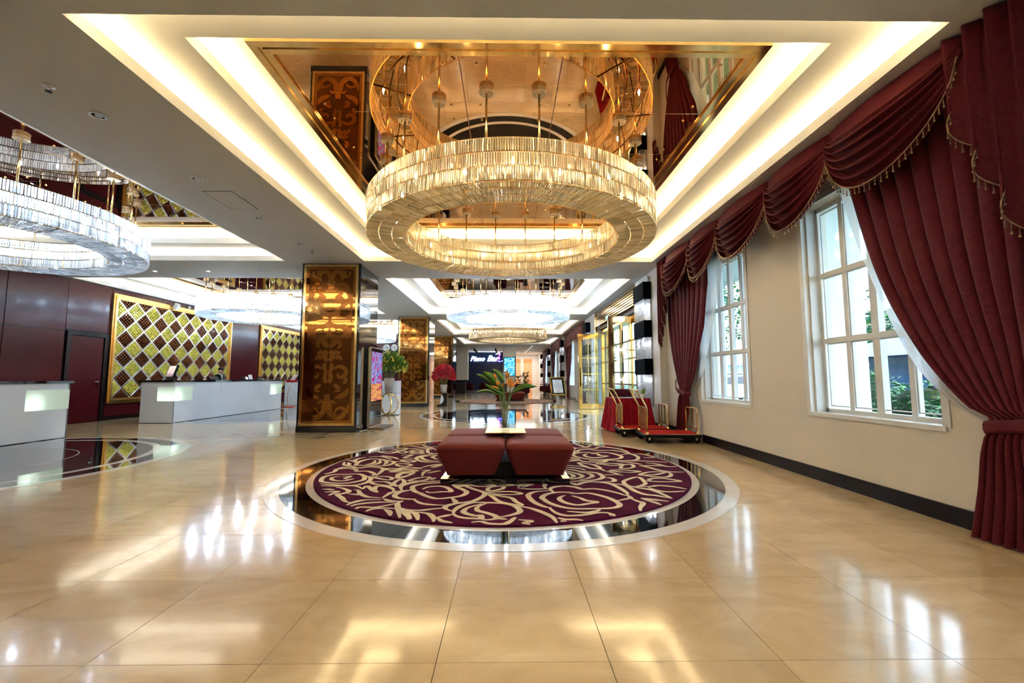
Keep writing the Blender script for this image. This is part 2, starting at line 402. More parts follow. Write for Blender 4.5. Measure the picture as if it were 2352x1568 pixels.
def medallion(c, radii, segs=0):
    for r0,r1,m,nm in radii:
        n = segs if segs else 1
        for q in range(n):
            g = .0012/r1 if segs else 0
            a0 = 2*pi*q/n+g+.2; a1 = 2*pi*(q+1)/n-g+.2
            if r0 == 0: MB().disc_ring(.002, r1, -.001, .003, n=96, c=c).build(nm, m, floor)
            elif segs: MB().disc_ring(r0, r1, -.001, .003, a0, a1, 12, c).build(nm, m, floor)
            else: MB().disc_ring(r0, r1, -.001, .003, n=96, c=c).build(nm, m, floor)
R1C = (-.04, 5.63)
medallion(R1C, [(2.56,2.69,M_white_stone,'white_border_stone'),(2.312,2.558,M_black_stone,'black_border_stone'),(2.19,2.31,M_white_stone,'inner_border_stone')], 12)
for c in ((-.04,13.6), (-7.57,5.87), (-7.55,13.6)):
    medallion(c, [(2.56,2.69,M_white_stone,'white_ring'),(2.31,2.56,M_black_stone,'black_ring'),(2.2,2.31,M_white_stone,'inner_white_ring'),(0,2.2,M_black_stone,'black_disc')])
    MB().disc_ring(1.32,1.335,-.001,.0036,n=96,c=c).build('fine_inlay_ring', M_white_stone, floor)
medallion((-.04,21.55), [(2.36,2.56,M_black_stone,'black_ring')])

# ---------------------------------------------------------------- right wall, windows
def wall_run(mb, y0, y1, ops, x0=XR, x1=XR+.3, ztop=ZC):
    y = y0
    for a,b,za,zb in ops:
        mb.box(x0,x1,y,a,0,ztop); mb.box(x0,x1,a,b,0,za); mb.box(x0,x1,a,b,zb,ztop); y = b
    mb.box(x0,x1,y,y1,0,ztop)
W1 = (3.46,4.97,.75,3.16); W2 = (6.22,7.75,.75,3.16)
BAYS = [(18.4,25.0),(26.4,33.0),(34.4,40.4)]
mb = MB()
wall_run(mb, YB, 9.4, [(.7,2.2,.75,3.16), W1, W2])
wr = struct(mb.build('wall_right', M_wall))
mb = MB(); mb.box(3.38, 3.84, 9.4, 11.05, 0, ZC); mb.box(3.38,3.84,16.3,18.4,0,ZC)
for a,b in ((25.0,26.4),(33.0,34.4),(40.4,YF)): mb.box(3.38,3.84,a,b,0,ZC)
for a,b in BAYS: wall_run(mb, a, b, [(a+1.0,a+2.6,.75,3.2),(b-2.6,b-1.0,.75,3.2)])
mb.build('pilaster_wall', M_wall_w, wr)
bb = MB().box(3.515,3.54,YB,9.4,0,.14)
struct(bb.build('baseboard_right', M_dark_wood))
bb = MB()
for a,b in BAYS: bb.box(3.515,3.54,a,b,0,.14)
for a,b in ((9.4,11.05),(16.3,18.4),(25.0,26.4),(33.0,34.4),(40.4,45)): bb.box(3.355,3.38,a,b,0,.14)
struct(bb.build('baseboard_2', M_dark_wood))
def window(idx, y0, y1, z0, z1, detail=True, x=3.70):
    f = MB(); w = .055
    f.box(x,x+.07,y0,y0+w,z0,z1); f.box(x,x+.07,y1-w,y1,z0,z1); f.box(x,x+.07,y0,y1,z0,z0+w); f.box(x,x+.07,y0,y1,z1-w,z1)
    # reveal architrave, moulded in two steps
    for dx,dw,ex in ((.0,.035,.018),(.02,.07,.010)):
        pass
    f.box(XR-.012,XR+.014,y0-.06,y0+.004,z0,z1+.06); f.box(XR-.012,XR+.014,y1-.004,y1+.06,z0,z1+.06); f.box(XR-.012,XR+.014,y0,y1,z1-.004,z1+.06)
    f.box(XR+.05,x,y1-.02,y1+.004,z0,z1); f.box(XR+.05,x,y0-.004,y0+.02,z0,z1)
    fo = struct(f.build('window_%d' % idx, M_trim_w))
    nc, nr = 4, 3
    W_ = (y1-y0-2*w); H_ = (z1-z0-2*w)
    for k in range(1,nc):
        yy = y0+w+W_*k/nc; t = .028 if k != 2 else .042
        MB().box(x-.006,x+.06,yy-t,yy+t,z0+w,z1-w).build('mullion', M_trim_w, fo)
    for r in range(1,nr):
        zz = z0+w+H_*r/nr
        MB().box(x-.012,x+.05,y0+w,y1-w,zz-.026,zz+.026).build('glazing_bar', M_trim_w, fo)
    for k in range(nc):
        for r in range(nr):
            a = y0+w+W_*k/nc+.028; b = y0+w+W_*(k+1)/nc-.028; c = z0+w+H_*r/nr+.026; d = z0+w+H_*(r+1)/nr-.026
            g = .012
            pn = MB()
            MB().box(x+.028,x+.034,a,b,c,d).build('pane', M_glass, fo)
            if detail:
                pn.box(x+.008,x+.03,a,a+g,c,d); pn.box(x+.008,x+.03,b-g,b,c,d); pn.box(x+.008,x+.03,a+g,b-g,c,c+g); pn.box(x+.008,x+.03,a+g,b-g,d-g,d)
                pn.build('pane_bead', M_trim_w, fo)
    MB().box(XR-.022,x+.002,y0-.03,y1+.03,z0-.03,z0+.014).build('window_sill', M_trim_w, fo)
    if detail:
        h = MB().box(x-.02,x-.004,y0+.10,y0+.125,z0+1.2,z0+1.32); h.tube([(x-.03,y0+.112,z0+1.27),(x-.045,y0+.112,z0+1.24),(x-.045,y0+.115,z0+1.15)], .009)
        h.build('window_handle', M_silver, fo)
    return fo
window(1, *W1); window(2, *W2); window(3, .7,2.2,.75,3.16, False)
k = 4
for a,b in BAYS:
    window(k, a+1.0,a+2.6,.75,3.2, False); window(k+1, b-2.6,b-1.0,.75,3.2, False); k += 2

# ---------------------------------------------------------------- left and far walls
wl = struct(MB().box(XL-.2,XL,YB,27.2,0,ZC).build('wall_left', M_dark_wood))
def panel(x, y0,y1,z0,z1, m, nm='wood_panel'):
    g = .006
    return MB().hull([(x,y0+g,z0+g),(x,y1-g,z0+g),(x,y1-g,z1-g),(x,y0+g,z1-g)], [(x+.02,y0+g+.002,z0+g+.002),(x+.02,y1-g-.002,z0+g+.002),(x+.02,y1-g-.002,z1-g-.002),(x+.02,y0+g+.002,z1-g-.002)]).build(nm, m, wl)
edges = [-6,-3.6,-1.2,1.1,3.4,5.7,8.0,9.32,10.62]
for a,b in zip(edges, edges[1:]):
    panel(XL,a,b,.10,2.32,M_red_wood); panel(XL,a,b,2.32,3.64,M_red_wood)
panel(XL,10.62,11.80,2.36,3.64,M_red_wood)
for a,b in ((11.80,13.5),(13.5,15.2),(15.2,16.95)): panel(XL,a,b,.10,.55,M_red_wood); panel(XL,a,b,3.40,3.64,M_red_wood)
panel(XL,16.95,18.85,.10,3.64,M_red_wood)
for a,b in ((18.85,20.5),(20.5,22.2),(22.2,23.9)): panel(XL,a,b,.10,.55,M_red_wood); panel(XL,a,b,3.40,3.64,M_red_wood)
panel(XL,23.9,27,.10,3.64,M_red_wood)
# service door in the panelling
d = struct(MB().box(XL,XL+.03,10.78,11.64,.01,2.22).build('door_1', M_red_wood))
df = MB(); df.box(XL,XL+.05,10.66,10.76,0,2.34); df.box(XL,XL+.05,11.66,11.76,0,2.34); df.box(XL,XL+.05,10.76,11.66,2.24,2.34); df.build('door_frame', M_dark_wood, d)
h = MB(); h.tube([(XL+.03,11.55,1.05),(XL+.075,11.55,1.05),(XL+.085,11.53,1.05),(XL+.085,11.42,1.05)], .011); h.lathe([(.027,0),(.027,.01)],14,(0,0,0)) if False else None
h.box(XL+.03,XL+.038,11.525,11.575,1.025,1.075); h.box(XL+.03,XL+.036,11.53,11.57,.93,.97)
h.build('door_handle', M_chrome, d)
struct(MB().box(XL-.2,-4.75,27,27.2,0,ZC).build('wall_back', M_red_wood))
struct(MB().box(-4.95,-4.75,27.2,41.5,0,ZC).build('wall_lounge', M_blackgloss))
struct(MB().box(XL-.2,XR+.6,YB-.2,YB,0,ZC).build('wall_rear', M_wall))
# lounge (far end): dark bar wall, white columns, corridor
M_navy = pm('navy_bar_wall', (.008,.02,.075), .3, var=.3, scale=3)
struct(MB().box(-4.75,-.25,41.5,41.7,0,ZC).build('wall_far', M_navy))
struct(MB().box(-.25,XR+.6,YF,YF+.2,0,ZC).build('wall_corridor', M_wall_w))
lw = MB().box(-.45,-.25,41.7,YF,0,ZC); struct(lw.build('wall_passage', M_wall_w))
col1 = struct(MB().hull(rrect(.5,.45,.02,0,1,(.17,33.1)), rrect(.5,.45,.02,ZC,1,(.17,33.1))).build('column', M_wall_w))
col2 = struct(MB().hull(rrect(.45,.45,.02,1.0,1,(-3.55,34)), rrect(.45,.45,.02,ZC,1,(-3.55,34))).build('column.001', M_wall_w))
M_orange_w = pm('orange_panel_paint', (.85,.33,.12), .6, var=.08, scale=1)
M_orange_l = pm('light_orange_paint', (.90,.47,.24), .6, var=.05, scale=1)
wo = MB()
for a,b in ((.55,1.45),(1.75,2.65)):
    for q,(za,zb,m) in enumerate(((.1,.95,M_orange_w),(.95,1.9,M_orange_l),(1.9,2.75,M_orange_l),(2.75,3.2,M_orange_w))):
        o_ = MB().box(a,b,YF-.04,YF,za+.004,zb-.004).build('orange_panel', m, bpy.data.objects['wall_corridor'])
bl = bpy.data.lights.new('corridor_light','AREA'); bl.shape='RECTANGLE'; bl.size=2.5; bl.size_y=3; bl.energy=22; bl.color=(1,.9,.82)
bo = bpy.data.objects.new('corridor_light',bl); COL.objects.link(bo); bo.location=(1.6,43.5,3.62)
# ---------------------------------------------------------------- chandeliers
def bar(mb, L, w, d, M4):          # faceted crystal bar hanging down from the origin, pointed tip
    prof = [(w*.5,0),(w*.28,d*.5),(-w*.28,d*.5),(-w*.5,0),(-w*.28,-d*.5),(w*.28,-d*.5)]
    vs = [(x*.8,y*.8,0) for x,y in prof]+[(x,y,-.008) for x,y in prof]+[(x,y,-L+w*.55) for x,y in prof]+[(0,0,-L)]
    fs = [tuple(range(6))]
    for a in (0,6): fs += [(a+i,a+6+i,a+6+(i+1)%6,a+(i+1)%6) for i in range(6)]
    fs += [(12+i,18,12+(i+1)%6) for i in range(6)]
    mb.add([M4 @ Vector(v) for v in vs], fs)
bulb_w_me = MB().rings([[(r*cos(2*pi*k/5), r*sin(2*pi*k/5), z) for k in range(5)] for r,z in ((.009,.0),(.018,.025),(.002,.085))]).mesh('bulb', M_bulb_w, True)
bulb_c_me = bulb_w_me.copy(); bulb_c_me.materials.clear(); bulb_c_me.materials.append(M_bulb_c)
bulb_s_me = bulb_w_me.copy(); bulb_s_me.materials.clear(); bulb_s_me.materials.append(M_bulb_s)
cup_me = MB().lathe([(.012,-.09),(.012,0)],8).mesh('candle_tube', M_paper)
def can_me():
    c = MB().lathe([(.074,.052),(.074,.018),(.078,.016),(.078,.006),(.071,0)],22)
    for q in range(5): c.lathe([(.0,-.016),(.005,-.016),(.006,0)],6,(.042*cos(q*1.257+.3),.042*sin(q*1.257+.3),0))
    return c.mesh('canopy', M_canopy, False)
CAN = can_me(); ROD = MB().cyl((0,0,0),.0115,0,.63,8).mesh('suspension_rod', M_brass, True)
def chandelier(label, c, warm, dens, near=False, soft=False):
    R, ri, H = 1.95, 1.46, .44
    root = thing('ring_chandelier', label, 'chandelier', (c[0],c[1],3.04), 0)
    cm = M_cry_w if warm else M_cry_c
    tot = MB(); L = H/3; singles = []
    one = MB(); bar(one, L-.004, .0205, .010, Matrix.Identity(4)); one_me = one.mesh('crystal_bar', cm)
    w = .0245/dens
    for rad in (R, ri):
        n = int(2*pi*rad/w)
        for t in range(3):
            for q in range(n):
                a = 2*pi*(q+.5*(t%2))/n
                rr = rad+random.uniform(-.002,.002)
                M4 = Matrix.Translation((rr*cos(a), rr*sin(a), H-t*L)) @ Matrix.Rotation(a+pi/2+random.uniform(-.35,.35),4,'Z') @ Matrix.Rotation(random.uniform(-.02,.02),4,'Y')
                if near and rad == R and abs(((a+pi/2+pi)%(2*pi))-pi) < .64: singles.append((abs(((a+pi/2+pi)%(2*pi))-pi), M4))
                else: bar(tot, L-.004, .0205/dens, .010, M4)
    bw = (R-ri)/3
    for b in range(3):
        rad = R-bw*b; n = int(2*pi*(rad-bw*.5)/(w*1.05))
        for q in range(n):
            a = 2*pi*(q+.5*(b%2))/n
            M4 = Matrix.Translation((rad*cos(a), rad*sin(a), -.004)) @ Matrix.Rotation(a,4,'Z') @ Matrix.Rotation(pi/2+random.uniform(-.05,.03),4,'Y') @ Matrix.Rotation(random.uniform(-.3,.3),4,'Z')
            bar(tot, bw-.006, .0205/dens, .010, M4)
    singles.sort(key=lambda s: s[0])
    for k,(a,M4) in enumerate(singles):
        if k < 300:
            o = link('crystal_bar', one_me, root); o.matrix_local = M4
        else: bar(tot, L-.004, .0205, .010, M4)
    stuff(tot.build('crystal_bars', cm, root))
    fr = MB()
    for rad,z in [(R,H),(R,H-L),(R,H-2*L),(R,0),(ri,H),(ri,H-L),(ri,H-2*L),(ri,0),(R-bw,0),(R-2*bw,0)]:
        fr.tube([((rad-.006)*cos(2*pi*k/72),(rad-.006)*sin(2*pi*k/72),z) for k in range(72)], .006, 5, True)
    for k in range(16):
        a = 2*pi*k/16+.1
        for rad in (R-.008,ri): fr.box(-.006,.006,-.006,.006,0,.001) if False else fr.tube([(rad*cos(a),rad*sin(a),0),(rad*cos(a),rad*sin(a),H)],.006,5)
        fr.tube([(ri*cos(a),ri*sin(a),0),(R*cos(a),R*sin(a),0)],.006,5)
    fr.build('gold_frame', M_gold_soft if warm else M_brass, root)
    sp = MB()
    for k in range(20):
        a = 2*pi*(k+.5)/20
        if k % 2: sp.tube([(ri*cos(a),ri*sin(a),H-.01),(R*cos(a),R*sin(a),H-.01)],.011,6)
        sp.tube([(1.69*cos(a),1.69*sin(a),.16),(1.73*cos(a),1.73*sin(a),H-.01)],.008,5)
    for rad in (1.60,1.82): sp.tube([(rad*cos(2*pi*k/60),rad*sin(2*pi*k/60),H-.02 if rad>1.7 else .17) for k in range(60)],.010,6,True)
    sp.build('inner_support', M_bronze_dk, root)
    for k in range(20):
        a = 2*pi*(k+.5)/20
        x,y = 1.74*cos(a), 1.74*sin(a)
        link('suspension_rod', ROD, root, (x,y,H)); link('canopy', CAN, root, (x,y,1.038))
    for k in range(20):
        a = 2*pi*k/20; rad = 1.78 if k % 2 else 1.62
        b_ = link('bulb', bulb_w_me if warm else (bulb_s_me if soft else bulb_c_me), root, (rad*cos(a),rad*sin(a),.25))
        link('candle_tube', cup_me, b_)
    return root
chandelier('huge ring chandelier of warm champagne crystals nearest above the burgundy ottoman', (.055,5.9), True, 1.0, True)
chandelier('dazzling white ring chandelier behind the big champagne one over the black floor disc', (.03,13.6), False, .6)
chandelier('smaller looking golden ring chandelier farthest down the hall toward the bar', (.03,21.4), True, .5)
chandelier('bright clear crystal ring chandelier cut by the left edge above the first reception desk', (-7.56,5.9), False, .85, soft=True)
chandelier('bright white ring chandelier in front of the diamond glass wall left of the first pillar', (-7.56,13.6), False, .6)
chandelier('white ring chandelier seen between the first and second amber pillars', (-7.6,21.4), False, .5)

# ---------------------------------------------------------------- pillars
def curve3(P, k=5): return crom(P, k)
SCROLL = [
 [(10,290,60),(15,200,95),(60,105,95),(130,80,80),(200,110,105),(262,128,140),(312,145,130),(352,105,60),(372,70,10)],
 [(225,140,110),(222,205,70),(190,262,12)],
 [(140,372,15),(160,340,45),(200,330,65),(270,345,85),(322,400,80),(330,460,80),(290,505,60),(235,515,60)],
 [(190,400,55),(235,425,55),(280,405,15)],
 [(235,535,60),(285,585,90),(290,625,60),(275,655,8)],
 [(352,725,12),(345,770,85),(305,820,95),(250,850,90),(190,885,20)],[(280,850,70),(350,870,70),(385,890,20)],
 [(185,900,20),(230,935,55),(300,940,60),(335,905,12)],
 [(385,1165,80),(365,1100,110),(300,1065,120),(200,1060,140),(100,1060,110),(50,1030,60),(90,985,45),(170,972,25)],
 [(45,1140,40),(55,1220,90),(120,1285,100),(205,1295,95),(245,1262,50),(205,1235,55),(150,1238,45),(108,1262,10)],
 [(190,1365,15),(165,1420,70),(110,1470,120),(60,1530,100),(20,1580,60)],[(50,1400,20),(90,1450,80),(190,1460,80),(215,1540,70),(160,1590,30)],
 [(30,1640,90),(70,1700,120),(60,1780,100),(20,1840,70)],[(110,1640,60),(170,1680,90),(230,1660,20)],
 [(130,1800,60),(180,1760,90),(240,1790,70),(260,1840,15)],
 [(110,1995,40),(200,1945,70),(300,1975,90),(345,2050,90),(300,2130,85),(225,2150,65),(180,2105,40),(220,2070,15)],
 [(345,2150,70),(335,2230,85),(285,2275,12)],[(60,1880,60),(70,1960,80),(40,2060,70),(60,2150,90),(30,2260,70)],
 [(115,2300,30),(180,2330,90),(205,2395,90),(140,2425,20)],
 [(385,2345,10),(372,2420,90),(325,2480,110),(220,2530,85),(140,2565,10)],
 [(55,2640,15),(110,2615,60),(175,2665,12)],
 [(15,2480,80),(20,2600,90),(30,2690,140),(60,2800,110),(130,2890,110),(240,2920,100),(330,2860,95),(345,2780,70),(275,2735,60),(185,2765,50),(165,2835,20)],
 [(410,2650,15),(395,2740,70),(400,2850,15)],
]
def pillar(label, y0, x0=-4.48, wdt=1.27, detail=True):
    h = wdt/2; root = thing('pillar', label, 'pillar', (x0+h, y0+h, 0))
    MB().box(-h+.012,h-.012,-h+.012,h-.012,.0,ZC).build('core', M_black, root)
    MB().box(-h-.01,h+.01,-h-.01,h+.01,0,.13).build('plinth', M_blackgloss, root)
    # side panels, three tall gloss sheets each
    for s in (-1,1):
        for za,zb in ((.13,1.9),(1.9,2.75),(2.75,3.3),(3.3,ZC)):
            MB().hull([(s*(h-.012),-h+.002,za+.003),(s*(h-.012),h-.002,za+.003),(s*(h-.012),h-.002,zb-.003),(s*(h-.012),-h+.002,zb-.003)],
                      [(s*h,-h+.005,za+.005),(s*h,h-.005,za+.005),(s*h,h-.005,zb-.005),(s*h,-h+.005,zb-.005)]).build('gloss_panel', M_blackgloss, root)
    MB().box(-h,h,h-.012,h,.13,ZC).build('back_panel', M_blackgloss, root)
    y = -h
    for sx in (-1,1): MB().box(sx*h-.045*(sx>0),sx*h+.045*(sx<0),y-.005,y+.02,.13,ZC).build('corner_strip', M_blackgloss, root)
    za, zb, wi = .14, ZC-.02, h-.045
    fr = MB(); t = .05
    fr.box(-wi,-wi+t,y-.02,y+.012,za,zb); fr.box(wi-t,wi,y-.02,y+.012,za,zb); fr.box(-wi+t,wi-t,y-.02,y+.012,za,za+t); fr.box(-wi+t,wi-t,y-.02,y+.012,zb-t,zb)
    fr.build('gold_frame', M_gold, root)
    MB().box(-wi+t,wi-t,y-.006,y+.012,za+t,zb-t).build('amber_border', M_amber_clear, root)
    bw = wi-t-.06; bz0, bz1 = za+t+.06, zb-t-.06
    MB().box(-bw,bw,y-.009,y-.005,bz0,bz1).build('etched_panel', M_amber_matt, root)
    sc = MB(); kx = bw/425.; kz = (bz1-bz0)/2943.
    for s in (-1,1):
        for qi,P in enumerate(SCROLL):
            fn = (lambda X,Z,hh: (X, y-.009-hh*(.0035+.00018*qi+(.00009 if s > 0 else 0)), Z))
            pts = [(s*px*kx, bz1-(py-35)*kz, w*(kx+kz)/2*.95) for px,py,w in crom(P,4 if detail else 2)]
            pts = [(max(-bw,min(bw,a)), max(bz0,min(bz1,b)), w) for a,b,w in pts]
            sc.ribbon(pts, fn, 1)
        out = [(0,250),(60,255),(90,300),(50,350),(45,420),(110,470),(170,500),(120,545),(85,570),(92,610),(60,650),(60,690),(100,690),(150,715),(188,698),(202,740),(170,790),(112,800),(97,840),(60,875),(0,885)]
        pts = [(s*a*kx, bz1-(b-35)*kz) for a,b in out]
        if s < 0: pts = pts[::-1]
        sc.hull([(a,y-.009,b) for a,b in pts],[(a,y-.0122-(.0001 if s>0 else 0),b) for a,b in pts])
    sc.build('scrollwork', M_amber_clear, root)
    return root
pillar('nearest square pillar with amber scrollwork mirror, beside the black display totem', 9.23)
pillar('second amber scrollwork pillar, behind the vase of yellow buds', 17.35, -4.45)
pillar('third amber scrollwork pillar, behind the red flowers', 25.4, -4.45, 1.24, False)
pillar('square pillar left of the camera outside the frame', .6, -4.48, 1.27, False)

# ---------------------------------------------------------------- rug
RUG = """c -201,-79 -206,-59 -198,-48 -184,-47 -171,-46 -161,-57 -156,-74 -161,-83 -168,-89 -181,-90 -195,-85
- -189,-57 -195,-63 -193,-71 -186,-78 -176,-79 -170,-71 -169,-69
- -187,-57 -177,-57 -179,-67 -175,-71
- -160,-55 -152,-64 -148,-76 -149,-89 -156,-98 -169,-99 -184,-96 -196,-92
- -192,-100 -179,-102 -168,-101 -154,-103 -143,-115
- -143,-115 -143,-102 -130,-122 -124,-128
- -124,-128 -131,-114 -132,-103 -122,-105 -113,-114 -109,-125
- -174,-106 -164,-112 -154,-123 -157,-131 -161,-135 -152,-147 -145,-158 -139,-162
- -184,-115 -178,-115 -171,-118
- -177,-126 -172,-124 -165,-124 -167,-132 -168,-138
- -152,-117 -146,-120 -140,-132 -130,-143 -121,-146 -115,-147
- -152,-132 -143,-135 -138,-137
- -139,-170 -136,-161 -128,-154 -113,-153
- -134,-173 -131,-168 -121,-163 -110,-161 -98,-162
- -127,-181 -125,-176 -113,-177 -107,-174 -97,-166
- -116,-188 -112,-181 -102,-179 -92,-181
- -102,-183 -96,-189 -92,-200
- -92,-157 -95,-164 -92,-176 -87,-192 -83,-205
- -90,-180 -82,-193 -76,-203 -74,-209
l -149,-62 -140,-59 -133,-60 -126,-67 -127,-76 -136,-72
l -144,-86 -137,-84 -128,-85 -119,-95 -118,-102 -129,-98 -138,-94
l -115,-72 -108,-86 -110,-104 -118,-91
l -120,-68 -122,-56 -120,-43 -109,-45 -113,-60
- -114,-147 -112,-136 -110,-128 -101,-122 -92,-120
- -102,-122 -105,-134 -103,-143 -96,-150 -85,-153
- -103,-117 -107,-105 -103,-95 -93,-88
- -112,-150 -104,-157 -92,-159
- -102,-120 -106,-109 -106,-96 -97,-86 -80,-83 -68,-81 -63,-78
c -92,-116 -94,-103 -84,-93 -67,-89 -56,-91 -48,-108 -40,-119 -36,-129 -40,-141 -52,-148 -63,-150 -75,-140 -81,-132 -87,-126
- -82,-116 -78,-107 -67,-104 -58,-110 -52,-125 -61,-126 -72,-129 -77,-124
- -107,-132 -100,-124 -93,-118
- -100,-124 -104,-140 -97,-149 -84,-152 -82,-151
- -83,-153 -74,-165 -62,-170 -51,-171
- -48,-148 -43,-161 -42,-163
- -51,-77 -43,-82 -40,-101 -32,-114 -22,-125 -18,-131 -19,-143 -26,-157 -33,-162 -42,-166 -50,-174 -49,-182 -43,-188
- -56,-85 -48,-91 -44,-105 -41,-101
l -37,-96 -24,-95 -9,-102 -18,-106 -29,-104
l -15,-123 -15,-112 -9,-106 0,-105 -1,-115 -9,-122
l -18,-131 -6,-127 7,-126 18,-133 11,-137 0,-137 -11,-134
l -13,-136 -3,-142 8,-149 12,-161 17,-172 5,-167 -4,-159 -9,-147
- -25,-81 -14,-82 -3,-96 9,-97 4,-103 20,-98
- -5,-85 20,-84
- -41,-194 -41,-186 -37,-174 -28,-164 -15,-164 0,-166 10,-173 15,-186 13,-194 5,-201 -4,-205
- -19,-168 -29,-177 -33,-187 -31,-194 -22,-201 -18,-200 -17,-207 -20,-208 -31,-206 -38,-201 -41,-194
- -15,-166 -22,-177 -21,-187 -14,-193 -6,-201 -5,-208 -13,-211 -19,-207
- -5,-207 4,-210
- -24,-217 -17,-215 -10,-220 1,-221 6,-216 10,-207 12,-206
- -53,-205 -47,-201 -41,-197
- -53,-205 -48,-213 -43,-216 -39,-218
- -90,-178 -83,-184 -71,-186 -60,-182 -51,-179
- -88,-180 -80,-193 -75,-209
- -81,-186 -72,-196 -67,-211
- -73,-191 -62,-195 -56,-205 -54,-215
l -104,-81 -98,-68 -87,-62 -84,-69 -89,-79
- -80,-76 -79,-69 -77,-66
- 60,-141 55,-146 53,-154 57,-165 67,-172 79,-167 86,-163 77,-158 73,-150 66,-142
c 37,-148 42,-137 52,-130 64,-130 71,-134 84,-133 94,-142 101,-153 105,-169 101,-178 92,-182 78,-183 63,-183 51,-177 42,-165 38,-153
- 46,-123 32,-127 25,-137 25,-148 29,-164 37,-177 43,-180
- 41,-181 45,-194 52,-201 62,-201 71,-198 80,-194 89,-195 93,-204
- 55,-190 66,-193 74,-193 81,-189 84,-185
- 50,-129 48,-117 54,-108 65,-105 75,-110 81,-118 92,-116 103,-122 113,-133 118,-142
- 44,-117 43,-105 47,-91 54,-89 65,-89 75,-95 78,-100 86,-91 98,-87 113,-94 119,-110 122,-131 121,-138
- 120,-138 121,-149 118,-152 105,-160
- 15,-113 30,-117 46,-115
- 15,-109 21,-99 31,-96 25,-103 20,-109
- 14,-175 24,-181 34,-193 41,-206 43,-220
- 45,-207 51,-211 59,-211 65,-216
- 46,-215 51,-215
- 13,-211 19,-213 23,-215 17,-219 22,-223
- 73,-38 79,-49 81,-59 76,-67 69,-68
- 71,-27 83,-41 91,-56 88,-66 78,-73 68,-74
- 90,-39 100,-46 103,-59 95,-71 85,-77
- 67,-87 88,-82 99,-80 109,-73 114,-62 112,-46 102,-38 93,-35 82,-24 72,-23
- 116,-66 122,-71 123,-81 117,-87 103,-87
- 118,-54 133,-53 137,-58 133,-47 124,-34
l 154,-66 142,-73 132,-85 130,-98 133,-108 140,-108 151,-98 154,-87
- 114,-95 128,-102 132,-125 138,-138 148,-143 159,-152
- 159,-152 156,-140 150,-122 138,-112 134,-106
- 134,-108 153,-108 164,-104 178,-110 187,-119
- 150,-112 157,-126 168,-129 182,-126
l 159,-54 172,-41 185,-38 196,-39 180,-52 170,-55
- 159,-54 168,-61 178,-66 189,-64 197,-52 197,-39
l 160,-83 167,-73 179,-72 188,-78 194,-86 181,-88 168,-87
- 130,-151 141,-156 152,-162
- 130,-151 137,-163 142,-173
- 121,-153 124,-161 127,-167 121,-179 118,-190
- 90,-196 92,-203
- 175,-1 182,-10 191,-30 203,-39 217,-39
- 189,17 201,8 209,-7 221,-7
- 178,-1 194,-2 208,-4
- 153,27 168,19 181,6
- 194,83 207,79 215,57
- 198,54 214,53
- 168,29 185,30 204,25 218,18
l 149,-10 155,3 166,6 166,-7 158,-17 147,-18
l 130,-31 146,-27 165,-36 151,-41 140,-38
- 125,87 118,78 118,64 127,54 140,59 149,67 140,72 138,85 130,87
c 101,79 109,92 124,99 134,93 149,98 162,88 169,68 166,53 154,44 130,40 114,47 103,62
- 114,95 113,110 122,122 135,124 146,115 166,116 179,105 187,84
- 112,110 107,121 114,136 131,138 145,134 156,148 172,143 184,124 188,105 188,88
- 171,75 182,84 188,84 192,65 189,49 180,35 162,32 143,35 135,24 121,21 108,27 102,41
- 116,32 128,31 144,38
- 119,187 128,160 133,148 151,173
l 122,11 136,14 155,9 148,1 138,1 130,7
l 100,19 108,13 117,3 121,-17 110,-17 104,-5 100,8
- 76,3 90,-2 102,-7 110,-19 120,-22 123,-33
- 73,-12 83,-12 95,-19 100,-29
- 90,63 98,50 105,41
- 85,43 99,34 81,27
- -211,-46 -205,-34 -207,-19 -195,-14 -183,-22 -178,-32 -165,-32 -152,-47 -153,-58
- -207,-19 -205,-9 -194,-6 -184,-13 -173,-6 -158,-10 -150,-19 -148,-38 -148,-55
c -192,4 -196,26 -190,45 -175,47 -161,37 -151,29 -147,22 -151,4 -165,0 -188,4
- -177,37 -174,18 -181,8
- -173,41 -167,26 -168,11 -177,4
- -170,45 -158,25 -157,7
- -198,62 -205,49 -204,34 -198,30
- -194,62 -177,66 -157,45
- -179,74 -160,61 -147,45
- -216,38 -207,34 -193,15
- -215,26 -209,8 -200,1 -193,-3
- -209,22 -203,11 -203,4
l -194,107 -180,107 -166,102 -174,92
l -166,107 -161,114 -150,106 -153,94
- -177,119 -168,137 -157,137 -161,121 -171,119
- -99,91 -115,78 -124,61 -120,40 -105,25 -86,25
- -99,78 -117,65 -116,52 -105,36 -90,32
- -99,73 -103,61 -93,44
- -152,78 -136,78 -142,57 -126,52
l -141,11 -132,14 -121,7 -125,-3 -136,0
l -131,-15 -120,-10 -104,-15 -117,-20
l -137,-35 -123,-26 -105,-29 -117,-35
l -120,-64 -124,-47 -116,-38 -108,-38 -110,-53
l -149,-16 -139,-16 -128,-23 -140,-26
- -94,-58 -96,-38 -92,-26 -102,-26
- -104,-10 -94,3 -82,10 -91,-10 -80,0
- -91,-44 -84,-36 -77,-30
- -155,137 -139,131 -115,126
l -147,114 -136,119 -126,111 -134,104
l -143,97 -132,101 -122,94 -131,87
- -155,159 -137,148 -116,131
- -142,176 -127,153 -118,147
- -147,29 -136,29 -127,21
l -142,39 -131,40 -121,29 -128,25"""
rug = MB().disc_ring(.002, 2.235, .0, .018, n=128).build('round_rug', M_purple)
rug.location = (R1C[0], R1C[1], .0032)
tag(rug, 'round plum rug with cream rose pattern under the near ottoman', 'rug')
def rugfn(x, y, h): return (x, y, .017+h)
